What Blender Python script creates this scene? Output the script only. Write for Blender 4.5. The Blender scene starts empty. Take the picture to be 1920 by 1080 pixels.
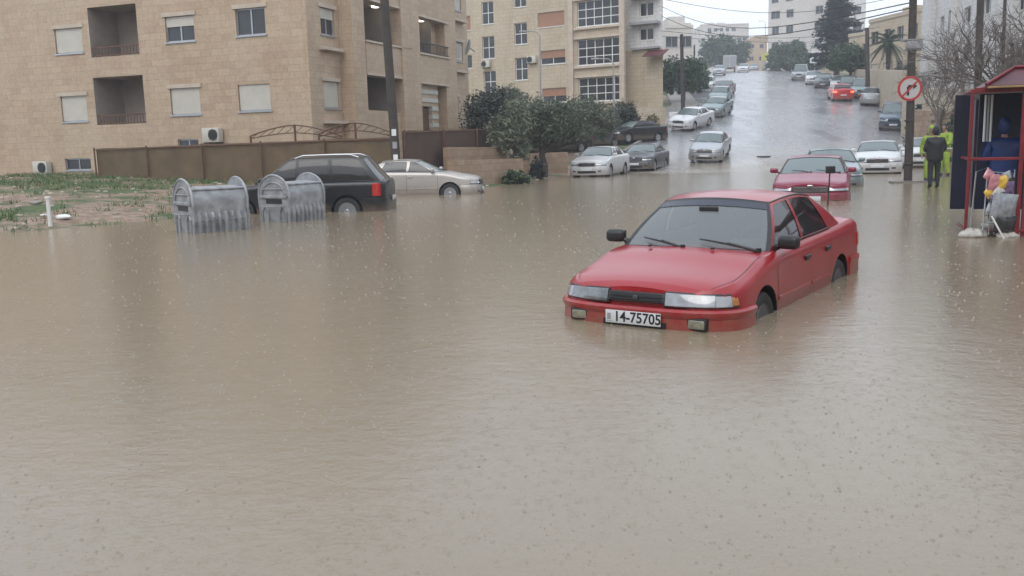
import bpy, bmesh, math, random
from mathutils import Vector, Matrix, noise
random.seed(7)
C = bpy.context.scene.collection
PI = math.pi
# ------------------------------------------------------------------ camera
F_PX, PITCH, ROLL, CAM_H = 1700.0, 0.1575, 0.025, 1.57
_c, _s = math.cos(PITCH), math.sin(PITCH)
_right, _down, _fwd = Vector((1, 0, 0)), Vector((0, -_s, -_c)), Vector((0, _c, -_s))
_cr, _sr = math.cos(ROLL), math.sin(ROLL)
RIGHT = _right * _cr + _down * _sr
DOWN = -_right * _sr + _down * _cr
EYE = Vector((0, 0, CAM_H))
cam = bpy.data.cameras.new('camera'); camo = bpy.data.objects.new('camera', cam); C.objects.link(camo)
M = Matrix((RIGHT, -DOWN, -_fwd)).transposed().to_4x4(); M.translation = EYE
camo.matrix_world = M
cam.lens = 36 * F_PX / 1920; cam.sensor_width = 36; cam.clip_start = .1; cam.clip_end = 2000
bpy.context.scene.camera = camo
# ------------------------------------------------------------------ sky, sun, exposure
SC = bpy.context.scene
w = bpy.data.worlds.new('World'); SC.world = w; w.use_nodes = True
nt = w.node_tree; nt.nodes.clear()
sky = nt.nodes.new('ShaderNodeTexSky'); sky.sky_type = 'NISHITA'; sky.sun_disc = False
SUN_EL, SUN_AZ = math.radians(48), math.radians(200)
sky.sun_elevation = SUN_EL; sky.sun_rotation = SUN_AZ; sky.dust_density = 6; sky.air_density = 1.5
b1 = nt.nodes.new('ShaderNodeBackground'); b1.inputs[1].default_value = .08
b2 = nt.nodes.new('ShaderNodeBackground'); b2.inputs[0].default_value = (.85, .92, 1.02, 1); b2.inputs[1].default_value = 1.05
mx = nt.nodes.new('ShaderNodeMixShader'); mx.inputs[0].default_value = .85
wo = nt.nodes.new('ShaderNodeOutputWorld')
nt.links.new(sky.outputs[0], b1.inputs[0]); nt.links.new(b1.outputs[0], mx.inputs[1]); nt.links.new(b2.outputs[0], mx.inputs[2]); nt.links.new(mx.outputs[0], wo.inputs[0])
sl = bpy.data.lights.new('sun', 'SUN'); sl.energy = .6; sl.angle = math.radians(40); sl.color = (1, .97, .93)
so = bpy.data.objects.new('sun', sl); C.objects.link(so)
so.rotation_euler = (math.radians(90) - SUN_EL, 0, PI - SUN_AZ)
SC.view_settings.view_transform = 'Standard'; SC.view_settings.look = 'None'; SC.view_settings.gamma = 1
SC.view_settings.exposure = 0.64
SC.view_settings.use_curve_mapping = False

# ------------------------------------------------------------------ helpers
def ray(u, v): return (RIGHT * (u - 960) + DOWN * (v - 540) + _fwd * F_PX).normalized()
def at(u, v, Y):
    d = ray(u, v); return EYE + d * ((Y - EYE.y) / d.y)
def onz(u, v, z=0):
    d = ray(u, v); return EYE + d * ((z - EYE.z) / d.z)
def lerp(a, b, t): return a + (b - a) * t
def interp(pts, x):
    if x <= pts[0][0]: return pts[0][1]
    for (a, b), (c, d) in zip(pts, pts[1:]):
        if x <= c: return b + (d - b) * (x - a) / (c - a)
    return pts[-1][1]
def sm(pts, x, r):
    return (interp(pts, x - r) + 2 * interp(pts, x) + interp(pts, x + r)) / 4

class MB:
    def __init__(s): s.v = []; s.f = []; s.m = []
    def add(s, vs, fs, mi=0):
        o = len(s.v); s.v += [tuple(p) for p in vs]; s.f += [tuple(i + o for i in f) for f in fs]; s.m += [mi] * len(fs)
        return s
    def box(s, c, d, rot=0, mi=0, mat=None, taper=1):
        hx, hy, hz = d[0] / 2, d[1] / 2, d[2] / 2; vs = []
        for z in (-hz, hz):
            k = 1 if z < 0 else taper
            for x, y in ((-hx, -hy), (hx, -hy), (hx, hy), (-hx, hy)): vs.append(Vector((x * k, y * k, z)))
        R = mat if mat is not None else Matrix.Rotation(rot, 3, 'Z')
        vs = [R @ p + Vector(c) for p in vs]
        return s.add(vs, [(0, 3, 2, 1), (4, 5, 6, 7), (0, 1, 5, 4), (1, 2, 6, 5), (2, 3, 7, 6), (3, 0, 4, 7)], mi)
    def rbox(s, c, d, r=.02, rot=0, mi=0, mat=None, seg=2):
        bm = bmesh.new(); bmesh.ops.create_cube(bm, size=1)
        for p in bm.verts: p.co = Vector((p.co.x * d[0], p.co.y * d[1], p.co.z * d[2]))
        bmesh.ops.bevel(bm, geom=bm.edges[:], offset=min(r, min(d) * .49), segments=seg, profile=.5, affect='EDGES')
        R = mat if mat is not None else Matrix.Rotation(rot, 3, 'Z')
        bm.verts.ensure_lookup_table(); bm.verts.index_update()
        s.add([R @ p.co + Vector(c) for p in bm.verts], [[q.index for q in f.verts] for f in bm.faces], mi); bm.free(); return s
    def tube(s, pts, r, n=8, mi=0, cap=True):
        pts = [Vector(p) for p in pts]; rs = r if isinstance(r, (list, tuple)) else [r] * len(pts)
        o = len(s.v); up = None
        for i, p in enumerate(pts):
            t = (pts[min(i + 1, len(pts) - 1)] - pts[max(i - 1, 0)]).normalized()
            if up is None: up = t.orthogonal().normalized()
            else:
                up = up - t * up.dot(t)
                up = up.normalized() if up.length > 1e-5 else t.orthogonal().normalized()
            b = t.cross(up)
            for k in range(n):
                a = 2 * PI * k / n; s.v.append(tuple(p + (up * math.cos(a) + b * math.sin(a)) * rs[i]))
        for i in range(len(pts) - 1):
            for k in range(n):
                a = o + i * n + k; b_ = o + i * n + (k + 1) % n; s.f.append((a, b_, b_ + n, a + n)); s.m.append(mi)
        if cap:
            s.f.append(tuple(o + k for k in reversed(range(n)))); s.m.append(mi)
            e = o + (len(pts) - 1) * n; s.f.append(tuple(e + k for k in range(n))); s.m.append(mi)
        return s
    def grid(s, fn, nu, nv, mi=0, flip=False):
        o = len(s.v)
        for j in range(nv + 1):
            for i in range(nu + 1): s.v.append(tuple(fn(i / nu, j / nv)))
        for j in range(nv):
            for i in range(nu):
                a = o + j * (nu + 1) + i; q = (a, a + 1, a + nu + 2, a + nu + 1)
                s.f.append(tuple(reversed(q)) if flip else q); s.m.append(mi)
        return s
    def lathe(s, prof, c=(0, 0, 0), n=16, mi=0, mat=None, closed=False):
        o = len(s.v); R = mat or Matrix.Identity(3)
        for r, z in prof:
            for k in range(n):
                a = 2 * PI * k / n; s.v.append(tuple(R @ Vector((r * math.cos(a), r * math.sin(a), z)) + Vector(c)))
        m = len(prof)
        for i in range(m if closed else m - 1):
            j = (i + 1) % m
            for k in range(n): s.f.append((o + i * n + k, o + i * n + (k + 1) % n, o + j * n + (k + 1) % n, o + j * n + k)); s.m.append(mi)
        if not closed:
            s.f.append(tuple(o + k for k in reversed(range(n)))); s.m.append(mi)
            s.f.append(tuple(o + (m - 1) * n + k for k in range(n))); s.m.append(mi)
        return s
    def sweep(s, path, prof, mi=0, cap=True):
        # path: list of (point, outward vector); prof: closed list of (offset, z)
        o = len(s.v); n = len(prof)
        for p, q in path:
            for a, z in prof: s.v.append((p[0] + q[0] * a, p[1] + q[1] * a, z))
        for i in range(len(path) - 1):
            for k in range(n): a = o + i * n + k; b = o + i * n + (k + 1) % n; s.f.append((a, b, b + n, a + n)); s.m.append(mi)
        if cap:
            s.f.append(tuple(o + k for k in range(n))); s.m.append(mi)
            e = o + (len(path) - 1) * n; s.f.append(tuple(e + k for k in reversed(range(n)))); s.m.append(mi)
        return s
    def build(s, name, mats, parent=None, smooth=None, weld=False, fixn=True):
        me = bpy.data.meshes.new(name); me.from_pydata(s.v, [], s.f)
        if not isinstance(mats, (list, tuple)): mats = [mats]
        for m in mats: me.materials.append(m)
        me.polygons.foreach_set('material_index', s.m)
        if weld or fixn:
            bm = bmesh.new(); bm.from_mesh(me)
            if weld: bmesh.ops.remove_doubles(bm, verts=bm.verts, dist=.0008)
            if fixn: bmesh.ops.recalc_face_normals(bm, faces=bm.faces)
            bm.to_mesh(me); bm.free()
        uvs(me)
        if smooth is not None:
            for p in me.polygons: p.use_smooth = True
            if smooth < 179: me.set_sharp_from_angle(angle=math.radians(smooth))
        o = bpy.data.objects.new(name, me); C.objects.link(o); o.parent = parent
        return o
def uvs(me):
    uv = me.uv_layers.new(name='metres')
    for p in me.polygons:
        n = p.normal
        for li in p.loop_indices:
            co = me.vertices[me.loops[li].vertex_index].co
            if abs(n.z) > .7: uv.data[li].uv = (co.x, co.y)
            else:
                h = math.hypot(n.x, n.y); uv.data[li].uv = ((-n.y * co.x + n.x * co.y) / h, co.z)
def tag(o, label=None, cat=None, group=None, kind=None):
    if label: o['label'] = label
    if cat: o['category'] = cat
    if group: o['group'] = group
    if kind: o['kind'] = kind
    return o
def thing(name, label, cat, loc=(0, 0, 0), rz=0, group=None):
    o = bpy.data.objects.new(name, None); C.objects.link(o); o.location = loc; o.rotation_euler = (0, 0, rz); o.empty_display_size = .2
    return tag(o, label, cat, group)
def copy_tree(o, parent=None):
    c = o.copy(); C.objects.link(c); c.parent = parent
    for ch in [x for x in o.children]: copy_tree(ch, c)
    return c
def mesh_of(o):
    dg = bpy.context.evaluated_depsgraph_get(); dg.update()
    me = bpy.data.meshes.new_from_object(o.evaluated_get(dg)); return me

# ------------------------------------------------------------------ materials
def nodes(name):
    m = bpy.data.materials.new(name); m.use_nodes = True; nt = m.node_tree
    return m, nt, nt.nodes['Principled BSDF']
def ND(nt, t, **k):
    n = nt.nodes.new('ShaderNode' + t)
    for a, b in k.items():
        if a in n.inputs: n.inputs[a].default_value = b
        else: setattr(n, a, b)
    return n
def ramp(nt, fac, stops):
    r = nt.nodes.new('ShaderNodeValToRGB'); nt.links.new(fac, r.inputs[0]); e = r.color_ramp.elements
    while len(e) < len(stops): e.new(.5)
    for x, (p, c) in zip(e, stops): x.position = p; x.color = tuple(c) + (1,) if len(c) == 3 else c
    return r.outputs[0]
def mixc(nt, fac, a, b, mode='MIX'):
    m = nt.nodes.new('ShaderNodeMix'); m.data_type = 'RGBA'; m.blend_type = mode
    for s, val in ((0, fac), (6, a), (7, b)):
        if hasattr(val, 'node'): nt.links.new(val, m.inputs[s])
        else: m.inputs[s].default_value = val if s == 0 else (tuple(val) + (1,) if len(val) == 3 else val)
    return m.outputs[2]
def noise_n(nt, co, scale, det=4, rough=.55):
    n = ND(nt, 'TexNoise', Scale=scale, Detail=det, Roughness=rough); nt.links.new(co, n.inputs['Vector']); return n.outputs[0]
def bump(nt, b, h, strength=.3, dist=.02, prev=None):
    n = ND(nt, 'Bump', Strength=strength, Distance=dist); nt.links.new(h, n.inputs['Height'])
    if prev: nt.links.new(prev, n.inputs['Normal'])
    nt.links.new(n.outputs[0], b.inputs['Normal']); return n.outputs[0]
def mat(name, col, rough=.6, metal=0, var=.25, vs=2.0, bmp=None, coat=0, emit=None, es=0, spec=None, wear=None):
    m, nt, b = nodes(name)
    tc = ND(nt, 'TexCoord').outputs['Object']
    n = noise_n(nt, tc, vs)
    c = mixc(nt, ramp(nt, n, [(.3, (0, 0, 0)), (.7, (1, 1, 1))]), [x * (1 - var) for x in col], [min(1, x * (1 + var)) for x in col])
    if wear:
        n3 = noise_n(nt, tc, wear[1], 6, .7)
        c = mixc(nt, ramp(nt, n3, [(wear[2], (0, 0, 0)), (wear[2] + .12, (1, 1, 1))]), c, wear[0])
    nt.links.new(c, b.inputs['Base Color'])
    b.inputs['Roughness'].default_value = rough; b.inputs['Metallic'].default_value = metal
    if spec is not None: b.inputs['Specular IOR Level'].default_value = spec
    if coat: b.inputs['Coat Weight'].default_value = coat; b.inputs['Coat Roughness'].default_value = .06
    if bmp: bump(nt, b, noise_n(nt, tc, bmp[0]), bmp[1], .01)
    if emit: b.inputs['Emission Color'].default_value = tuple(emit) + (1,); b.inputs['Emission Strength'].default_value = es
    return m
def stone(name, c1, c2, c3, bw=.55, rh=.27, mortar=(.33, .28, .24), stain=(.36, .22, .13), st=.5, rough=.6):
    m, nt, b = nodes(name)
    uv = ND(nt, 'UVMap').outputs[0]
    br = ND(nt, 'TexBrick', Scale=1.0); br.offset = .5
    for k, v in (('Mortar Size', .012), ('Mortar Smooth', .3), ('Brick Width', bw), ('Row Height', rh), ('Bias', 0.0)): br.inputs[k].default_value = v
    br.inputs['Color1'].default_value = c1 + (1,); br.inputs['Color2'].default_value = c2 + (1,); br.inputs['Mortar'].default_value = mortar + (1,)
    nt.links.new(uv, br.inputs['Vector'])
    tc = ND(nt, 'TexCoord').outputs['Object']
    n1 = noise_n(nt, tc, .35, 6, .6)
    c = mixc(nt, ramp(nt, n1, [(.35, (0, 0, 0)), (.65, (1, 1, 1))]), br.outputs[0], c3)
    c = mixc(nt, .55, c, br.outputs[0])
    # wet streaks running down the wall
    mp = ND(nt, 'Mapping'); mp.inputs['Scale'].default_value = (1.6, .22, 1); nt.links.new(uv, mp.inputs[0])
    n2 = noise_n(nt, mp.outputs[0], 1.3, 6, .65)
    c = mixc(nt, ramp(nt, n2, [(.48, (0, 0, 0)), (.72, (st, st, st))]), c, stain)
    n3 = noise_n(nt, tc, 9, 5, .7)
    c = mixc(nt, .22, c, ramp(nt, n3, [(.3, (.08, .07, .06)), (.7, (.75, .68, .6))]), 'OVERLAY')
    nt.links.new(c, b.inputs['Base Color']); b.inputs['Roughness'].default_value = rough
    bump(nt, b, br.outputs[1], -.5, .02, bump(nt, b, n3, .35, .01))
    return m
def leafmat(name, a, b_, rough=.55):
    m, nt, b = nodes(name)
    g = nt.nodes.new('ShaderNodeNewGeometry')
    tc = ND(nt, 'TexCoord').outputs['Object']
    n = noise_n(nt, tc, 1.1, 3)
    c1 = mixc(nt, g.outputs['Random Per Island'], a, b_)
    c = mixc(nt, ramp(nt, n, [(.35, (0, 0, 0)), (.65, (1, 1, 1))]), c1, [x * 1.5 for x in b_])
    nt.links.new(mixc(nt, .6, c, c1), b.inputs['Base Color']); b.inputs['Roughness'].default_value = rough
    return m
M_ = {}
M_['stoneA'] = stone('pink limestone cladding', (.50, .385, .275), (.42, .305, .21), (.52, .435, .33), mortar=(.34, .265, .2), st=.4, stain=(.35, .24, .165))
M_['stoneB'] = stone('cream stone cladding', (.52, .45, .34), (.47, .39, .28), (.54, .48, .38), .6, .3, mortar=(.3, .26, .2), stain=(.28, .22, .15), st=.35)
M_['stoneW'] = stone('white stone cladding', (.64, .64, .635), (.57, .57, .56), (.68, .68, .67), .6, .3, mortar=(.34, .34, .34), stain=(.33, .32, .30), st=.4)
M_['stoneG'] = stone('rough garden stone', (.40, .29, .2), (.3, .2, .14), (.44, .34, .25), .5, .28, mortar=(.16, .12, .1), st=.3)
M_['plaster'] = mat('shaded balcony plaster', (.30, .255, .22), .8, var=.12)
M_['trim'] = mat('pale stone trim', (.5, .42, .34), .6, var=.12)
M_['shutter'] = mat('cream roller shutter', (.55, .53, .47), .5, var=.06)
M_['brownshut'] = mat('brown roller shutter', (.36, .19, .12), .5, var=.1)
M_['alu'] = mat('aluminium window frame', (.42, .44, .47), .35, .6, var=.08)
M_['iron'] = mat('dark painted iron', (.05, .045, .04), .5, .4)
M_['rust'] = mat('brown rusty iron', (.14, .07, .045), .7, .2, vs=6)
M_['wood'] = mat('weathered wood pole', (.055, .045, .04), .75, vs=5, bmp=(30, .4))
M_['fence'] = mat('brown canvas sheet', (.125, .085, .045), .7, var=.22, vs=1.2, bmp=(3, .3))
M_['fenceb'] = mat('dark brown sheet', (.09, .055, .038), .7, var=.2, vs=1.2, bmp=(3, .3))
M_['white'] = mat('white paint', (.7, .7, .68), .5, var=.08)
M_['grey'] = mat('grey paint', (.3, .3, .31), .5, var=.1)
M_['concrete'] = mat('wet concrete', (.24, .22, .2), .5, var=.2, vs=3, bmp=(15, .3))
M_['rubber'] = mat('tyre rubber', (.025, .025, .027), .65)
M_['black'] = mat('black plastic', (.02, .02, .022), .4, var=.1)
M_['rim'] = mat('silver alloy', (.42, .43, .45), .3, .8, var=.1)
M_['darkrim'] = mat('steel wheel', (.12, .12, .13), .4, .6, var=.1)
M_['chrome'] = mat('chrome', (.6, .6, .62), .15, 1, var=.03)
M_['int'] = mat('grey cabin cloth', (.07, .075, .08), .8)
M_['bark'] = mat('dark wet bark', (.06, .045, .035), .8, vs=6, bmp=(20, .5))
M_['barkl'] = mat('grey bare bark', (.14, .12, .11), .8, vs=6)
M_['olive'] = leafmat('olive leaves', (.038, .052, .034), (.115, .14, .09))
M_['olivep'] = leafmat('pale olive leaves', (.06, .075, .05), (.17, .195, .13)); M_['dkolive'] = leafmat('deep olive leaves', (.022, .03, .026), (.055, .068, .05))
M_['dark'] = leafmat('dark evergreen needles', (.018, .03, .035), (.04, .06, .058))
M_['green'] = leafmat('green leaves', (.025, .05, .025), (.06, .1, .045))
M_['grass'] = leafmat('grass blades', (.035, .08, .02), (.09, .16, .045))
M_['dry'] = leafmat('dry weeds', (.12, .11, .06), (.25, .21, .12))
M_['palm'] = leafmat('palm fronds', (.03, .045, .035), (.07, .09, .06))
def glassm(name, tint, alpha_tint, fog, rough=.04):
    m = bpy.data.materials.new(name); m.use_nodes = True; nt = m.node_tree; nt.nodes.clear()
    o = nt.nodes.new('ShaderNodeOutputMaterial')
    tr = nt.nodes.new('ShaderNodeBsdfTransparent'); tr.inputs[0].default_value = alpha_tint + (1,)
    df = nt.nodes.new('ShaderNodeBsdfPrincipled'); df.inputs['Base Color'].default_value = tint + (1,); df.inputs['Roughness'].default_value = .3
    a = nt.nodes.new('ShaderNodeMixShader'); a.inputs[0].default_value = fog
    gl = nt.nodes.new('ShaderNodeBsdfGlossy'); gl.inputs['Roughness'].default_value = rough
    fr = nt.nodes.new('ShaderNodeFresnel'); fr.inputs[0].default_value = 1.6
    b = nt.nodes.new('ShaderNodeMixShader')
    L = nt.links.new
    L(tr.outputs[0], a.inputs[1]); L(df.outputs[0], a.inputs[2]); L(fr.outputs[0], b.inputs[0]); L(a.outputs[0], b.inputs[1]); L(gl.outputs[0], b.inputs[2]); L(b.outputs[0], o.inputs[0])
    return m
M_['glass'] = glassm('misted windscreen glass', (.30, .33, .34), (.7, .74, .75), .40)
M_['tint'] = glassm('tinted side glass', (.02, .02, .022), (.05, .05, .055), .5)
M_['cglass'] = glassm('greenish car glass', (.14, .19, .19), (.3, .4, .4), .75, .08)
M_['cdark'] = glassm('dark car glass', (.02, .025, .03), (.06, .07, .07), .6, .08)
M_['pane'] = mat('dark window glass', (.035, .04, .045), .08, var=.3, vs=.7)
M_['lens'] = mat('clear lamp lens', (.34, .35, .37), .1, .3, var=.22, vs=4, coat=1)
M_['flute'] = mat('clear lamp glass', (.21, .22, .235), .1, .35, var=.55, vs=5, coat=1); M_['fog'] = mat('old fog lamp glass', (.26, .25, .19), .15, .2, var=.3, vs=20, coat=.5)
M_['amber'] = mat('amber lens', (.38, .14, .03), .12, coat=1, vs=8)
M_['redlens'] = mat('red lamp lens', (.5, .02, .02), .12, coat=1)
M_['litred'] = mat('lit brake lamp', (.6, .03, .02), .3, emit=(1, .12, .06), es=2.5)
M_['plate'] = mat('number plate', (.62, .64, .66), .4, var=.06)
M_['ink'] = mat('black ink', (.015, .015, .015), .5, var=0)
def paint(name, col, rough=.35, metal=0.0, coat=1.0):
    m, nt, b = nodes(name)
    tc = ND(nt, 'TexCoord').outputs['Object']
    n = noise_n(nt, tc, 2.2, 5, .6)
    sx = ND(nt, 'SeparateXYZ'); nt.links.new(tc, sx.inputs[0]); ad = ND(nt, 'Math', operation='MULTIPLY_ADD'); nt.links.new(noise_n(nt, tc, 7, 6, .7), ad.inputs[0]); ad.inputs[1].default_value = -.55; nt.links.new(sx.outputs[2], ad.inputs[2])
    mud = ramp(nt, ad.outputs[0], [(.08, (.45, .45, .45)), (.3, (0, 0, 0))])
    nt.links.new(mixc(nt, mud, mixc(nt, n, [x * .86 for x in col], [min(1, x * 1.1) for x in col]), (.22, .16, .11)), b.inputs['Base Color'])
    # rain beads and film
    v = ND(nt, 'TexVoronoi', Scale=95.0); nt.links.new(tc, v.inputs['Vector'])
    d = ramp(nt, v.outputs['Distance'], [(.0, (1, 1, 1)), (.35, (0, 0, 0))])
    b.inputs['Roughness'].default_value = rough; b.inputs['Metallic'].default_value = metal
    b.inputs['Coat Weight'].default_value = coat * .5; b.inputs['Coat IOR'].default_value = 1.45
    n2 = noise_n(nt, tc, 5, 4)
    nt.links.new(ramp(nt, n2, [(.35, (.05, .05, .05)), (.7, (.22, .22, .22))]), b.inputs['Coat Roughness'])
    bp = ND(nt, 'Bump', Strength=.12, Distance=.004); nt.links.new(d, bp.inputs['Height'])
    nt.links.new(bp.outputs[0], b.inputs['Coat Normal'])
    return m
RED = paint('red car paint', (.31, .003, .010), .34)

# ------------------------------------------------------------------ terrain
HILL = [(-60, -.38), (24, -.38), (37, -.14), (47, 0), (51, .3), (56, 1.0), (65, 2.1), (72, 3.1), (82, 4.5), (110, 7.8), (140, 11), (175, 14), (205, 15.9), (225, 16.4), (260, 16.2), (460, 15.5)]
LEFT = [(-200, 16), (-60, 16), (-30, 17.5), (-10, 18.9), (-8, 21.3), (-7.2, 25), (-5, 31.2), (-1.1, 32.2), (2.7, 42), (4.5, 48), (7.4, 56), (10.6, 65), (17.0, 82), (20.9, 110), (29.5, 140), (44.5, 205), (110, 460), (-200, 460)]
RIGHTP = [(6.3, -60), (6.3, 12), (11.5, 25), (22.5, 45), (25.2, 56), (32, 82), (36.7, 110), (44.5, 140), (60, 205), (126, 460), (400, 460), (400, -60)]
def sdist(poly, x, y):
    d = 1e9; ins = False; n = len(poly)
    for i in range(n):
        ax, ay = poly[i]; bx, by = poly[(i + 1) % n]
        if (ay > y) != (by > y) and x < (bx - ax) * (y - ay) / (by - ay) + ax: ins = not ins
        dx, dy = bx - ax, by - ay; t = max(0, min(1, ((x - ax) * dx + (y - ay) * dy) / (dx * dx + dy * dy)))
        q = math.hypot(x - ax - t * dx, y - ay - t * dy); d = min(d, q)
    return d if ins else -d
def road_z(y): return sm(HILL, y, 2.0)
def g(x, y):
    b = road_z(y)
    dl = sdist(LEFT, x, y)
    if dl > 0:
        z = max(b, 0) + .85 * (1 - math.exp(-dl / 8)) * (1 if y < 46 else .35 + .65 * max(0, 1 - (y - 46) / 12))
        return z + .05 * noise.noise(Vector((x * .5, y * .5, 0))) * min(1, dl)
    dr = sdist(RIGHTP, x, y)
    if dr > 0:
        z = max(b, 0) - .07 + .22 * (1 - math.exp(-dr / 4))
        return lerp(b, z, min(1, dr / .6)) + (min(dr, 25) * .05 if y > 50 else 0)
    if b < 0: b *= min(1 - math.exp(dl / .8), 1)
    return b
def asphalt_mat():
    m, nt, b = nodes('wet asphalt')
    tc = ND(nt, 'TexCoord').outputs['Object']
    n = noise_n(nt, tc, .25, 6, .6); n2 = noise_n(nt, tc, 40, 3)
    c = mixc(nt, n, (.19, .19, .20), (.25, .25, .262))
    sx = ND(nt, 'SeparateXYZ'); nt.links.new(tc, sx.inputs[0]); ad = ND(nt, 'Math', operation='MULTIPLY_ADD'); nt.links.new(noise_n(nt, tc, .3, 5, .6), ad.inputs[0]); ad.inputs[1].default_value = 22; nt.links.new(sx.outputs[1], ad.inputs[2])
    dv = ND(nt, 'Math', operation='DIVIDE'); nt.links.new(ad.outputs[0], dv.inputs[0]); dv.inputs[1].default_value = 100
    c = mixc(nt, ramp(nt, dv.outputs[0], [(.56, (1, 1, 1)), (.70, (0, 0, 0))]), c, (.26, .225, .175)); nt.links.new(c, b.inputs['Base Color'])
    mp = ND(nt, 'Mapping'); mp.inputs['Scale'].default_value = (.5, .12, 1); mp.inputs['Rotation'].default_value = (0, 0, .22); nt.links.new(tc, mp.inputs[0])
    n3 = noise_n(nt, mp.outputs[0], 1.2, 5, .6)
    nt.links.new(ramp(nt, n3, [(.3, (.16, .16, .16)), (.7, (.32, .32, .32))]), b.inputs['Roughness'])
    b.inputs['Specular IOR Level'].default_value = .8
    bump(nt, b, n2, .06, .004, bump(nt, b, noise_n(nt, tc, 3, 4), .3, .03))
    return m
def dirt_mat():
    m, nt, b = nodes('wet earth and weeds')
    tc = ND(nt, 'TexCoord').outputs['Object']
    n = noise_n(nt, tc, .45, 7, .65); n2 = noise_n(nt, tc, 5, 6, .7)
    c = ramp(nt, n2, [(.3, (.12, .08, .055)), (.5, (.25, .175, .125)), (.72, (.40, .32, .24))])
    gcol = ramp(nt, n2, [(.3, (.03, .055, .015)), (.7, (.1, .14, .05))])
    c = mixc(nt, ramp(nt, n, [(.47, (0, 0, 0)), (.56, (1, 1, 1))]), c, gcol)
    nt.links.new(c, b.inputs['Base Color']); b.inputs['Roughness'].default_value = .8
    bump(nt, b, n2, .8, .06)
    return m
def water_mat():
    m, nt, b = nodes('muddy flood water')
    tc = ND(nt, 'TexCoord').outputs['Object']
    n = noise_n(nt, tc, .12, 4, .5); n1 = noise_n(nt, tc, .9, 5, .6)
    c = mixc(nt, n, (.205, .163, .108), (.26, .212, .150))
    nt.links.new(mixc(nt, .25, c, mixc(nt, n1, (.17, .135, .088), (.28, .235, .175))), b.inputs['Base Color'])
    b.inputs['Roughness'].default_value = .16; b.inputs['IOR'].default_value = 1.36; b.inputs['Specular IOR Level'].default_value = .95
    # gentle wavelets, fine chop, raindrop rings
    def warp(sc):
        mp = ND(nt, 'Mapping'); mp.inputs['Scale'].default_value = sc; nt.links.new(tc, mp.inputs[0]); return mp.outputs[0]
    w1 = noise_n(nt, warp((1, 1.1, 1)), 2.6, 3, .5)
    w2 = noise_n(nt, warp((1, 1.3, 1)), 9, 4, .6)
    def rings(scale, freq, rad):
        v = ND(nt, 'TexVoronoi', Scale=scale); v.voronoi_dimensions = '2D'; nt.links.new(tc, v.inputs['Vector'])
        mul = ND(nt, 'Math', operation='MULTIPLY'); nt.links.new(v.outputs['Distance'], mul.inputs[0]); mul.inputs[1].default_value = freq
        s_ = ND(nt, 'Math', operation='SINE'); nt.links.new(mul.outputs[0], s_.inputs[0])
        fade = ramp(nt, v.outputs['Distance'], [(0, (1, 1, 1)), (rad, (0, 0, 0))])
        q = ND(nt, 'Math', operation='MULTIPLY'); nt.links.new(s_.outputs[0], q.inputs[0]); nt.links.new(fade, q.inputs[1]); return q.outputs[0]
    p = bump(nt, b, w1, .16, .03)
    p = bump(nt, b, w2, .26, .012, p)
    p = bump(nt, b, rings(7.3, 62, .40), .10, .004, p)
    p = bump(nt, b, rings(23, 30, .40), .07, .003, p)
    p = bump(nt, b, noise_n(nt, tc, 34, 3, .6), .42, .004, p)
    return m
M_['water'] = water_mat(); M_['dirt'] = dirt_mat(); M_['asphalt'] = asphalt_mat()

def frange(a, b, st):
    n = max(1, int(round((b - a) / st))); return [a + (b - a) * i / n for i in range(n)]
xs = frange(-200, -40, 16) + frange(-40, -12, 1) + frange(-12, 30, .75) + frange(30, 70, 2) + frange(70, 400, 22) + [400]
ys = frange(-60, 12, 6) + frange(12, 60, .75) + frange(60, 110, 2) + frange(110, 260, 5) + frange(260, 460, 20) + [460]
mb = MB()
for y in ys:
    for x in xs: mb.v.append((x, y, g(x, y) - .04))
nx = len(xs)
for j in range(len(ys) - 1):
    for i in range(nx - 1): mb.f.append((j * nx + i, j * nx + i + 1, (j + 1) * nx + i + 1, (j + 1) * nx + i)); mb.m.append(0)
tag(mb.build('ground', M_['dirt'], smooth=180, fixn=False), kind='structure')
wb = MB(); wb.add([(-200, -60, 0), (120, -60, 0), (120, 60, 0), (-200, 60, 0)], [(0, 1, 2, 3)])
tag(wb.build('flood_water', M_['water'], fixn=False), kind='structure')
def edgeL(y): return interp([(38, 1), (48, 4.5), (56, 7.4), (65, 10.6), (82, 17), (110, 20.9), (140, 29.5), (205, 44.5), (300, 69)], y)
def edgeR(y): return interp([(25, 11.5), (45, 22.5), (56, 25.2), (82, 33.6), (110, 38.5), (140, 45.5), (205, 60), (300, 84.5)], y)
def ribbon(name, fl, fr, y0, y1, st, dz, m, n=8):
    r = MB(); Y = frange(y0, y1, st) + [y1]
    for y in Y:
        for i in range(n + 1): r.v.append((lerp(fl(y), fr(y), i / n), y, dz + road_z(y) - .05 * (2 * i / n - 1) ** 2))
    for j in range(len(Y) - 1):
        for i in range(n): a = j * (n + 1) + i; r.f.append((a, a + 1, a + n + 2, a + n + 1)); r.m.append(0)
    return r.build(name, m, smooth=180, fixn=False)
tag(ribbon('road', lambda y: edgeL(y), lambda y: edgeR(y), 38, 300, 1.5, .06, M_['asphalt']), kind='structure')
def kerb(name, fe, y0, y1, side):
    k = MB(); Y = frange(y0, y1, 2) + [y1]; prof = [(0, -.2), (0, .16), (.03, .19), (.2, .19), (.2, -.2)]
    for y in Y:
        for a, z in prof: k.v.append((fe(y) + side * a, y, road_z(y) + z))
    n = len(prof)
    for j in range(len(Y) - 1):
        for i in range(n - 1): a = j * n + i; k.f.append((a, a + 1, a + n + 1, a + n)); k.m.append(0)
    return tag(k.build(name, M_['concrete']), kind='structure')
kerb('kerb', edgeL, 50, 220, -1); kerb('kerb', edgeR, 34, 220, 1)
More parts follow.
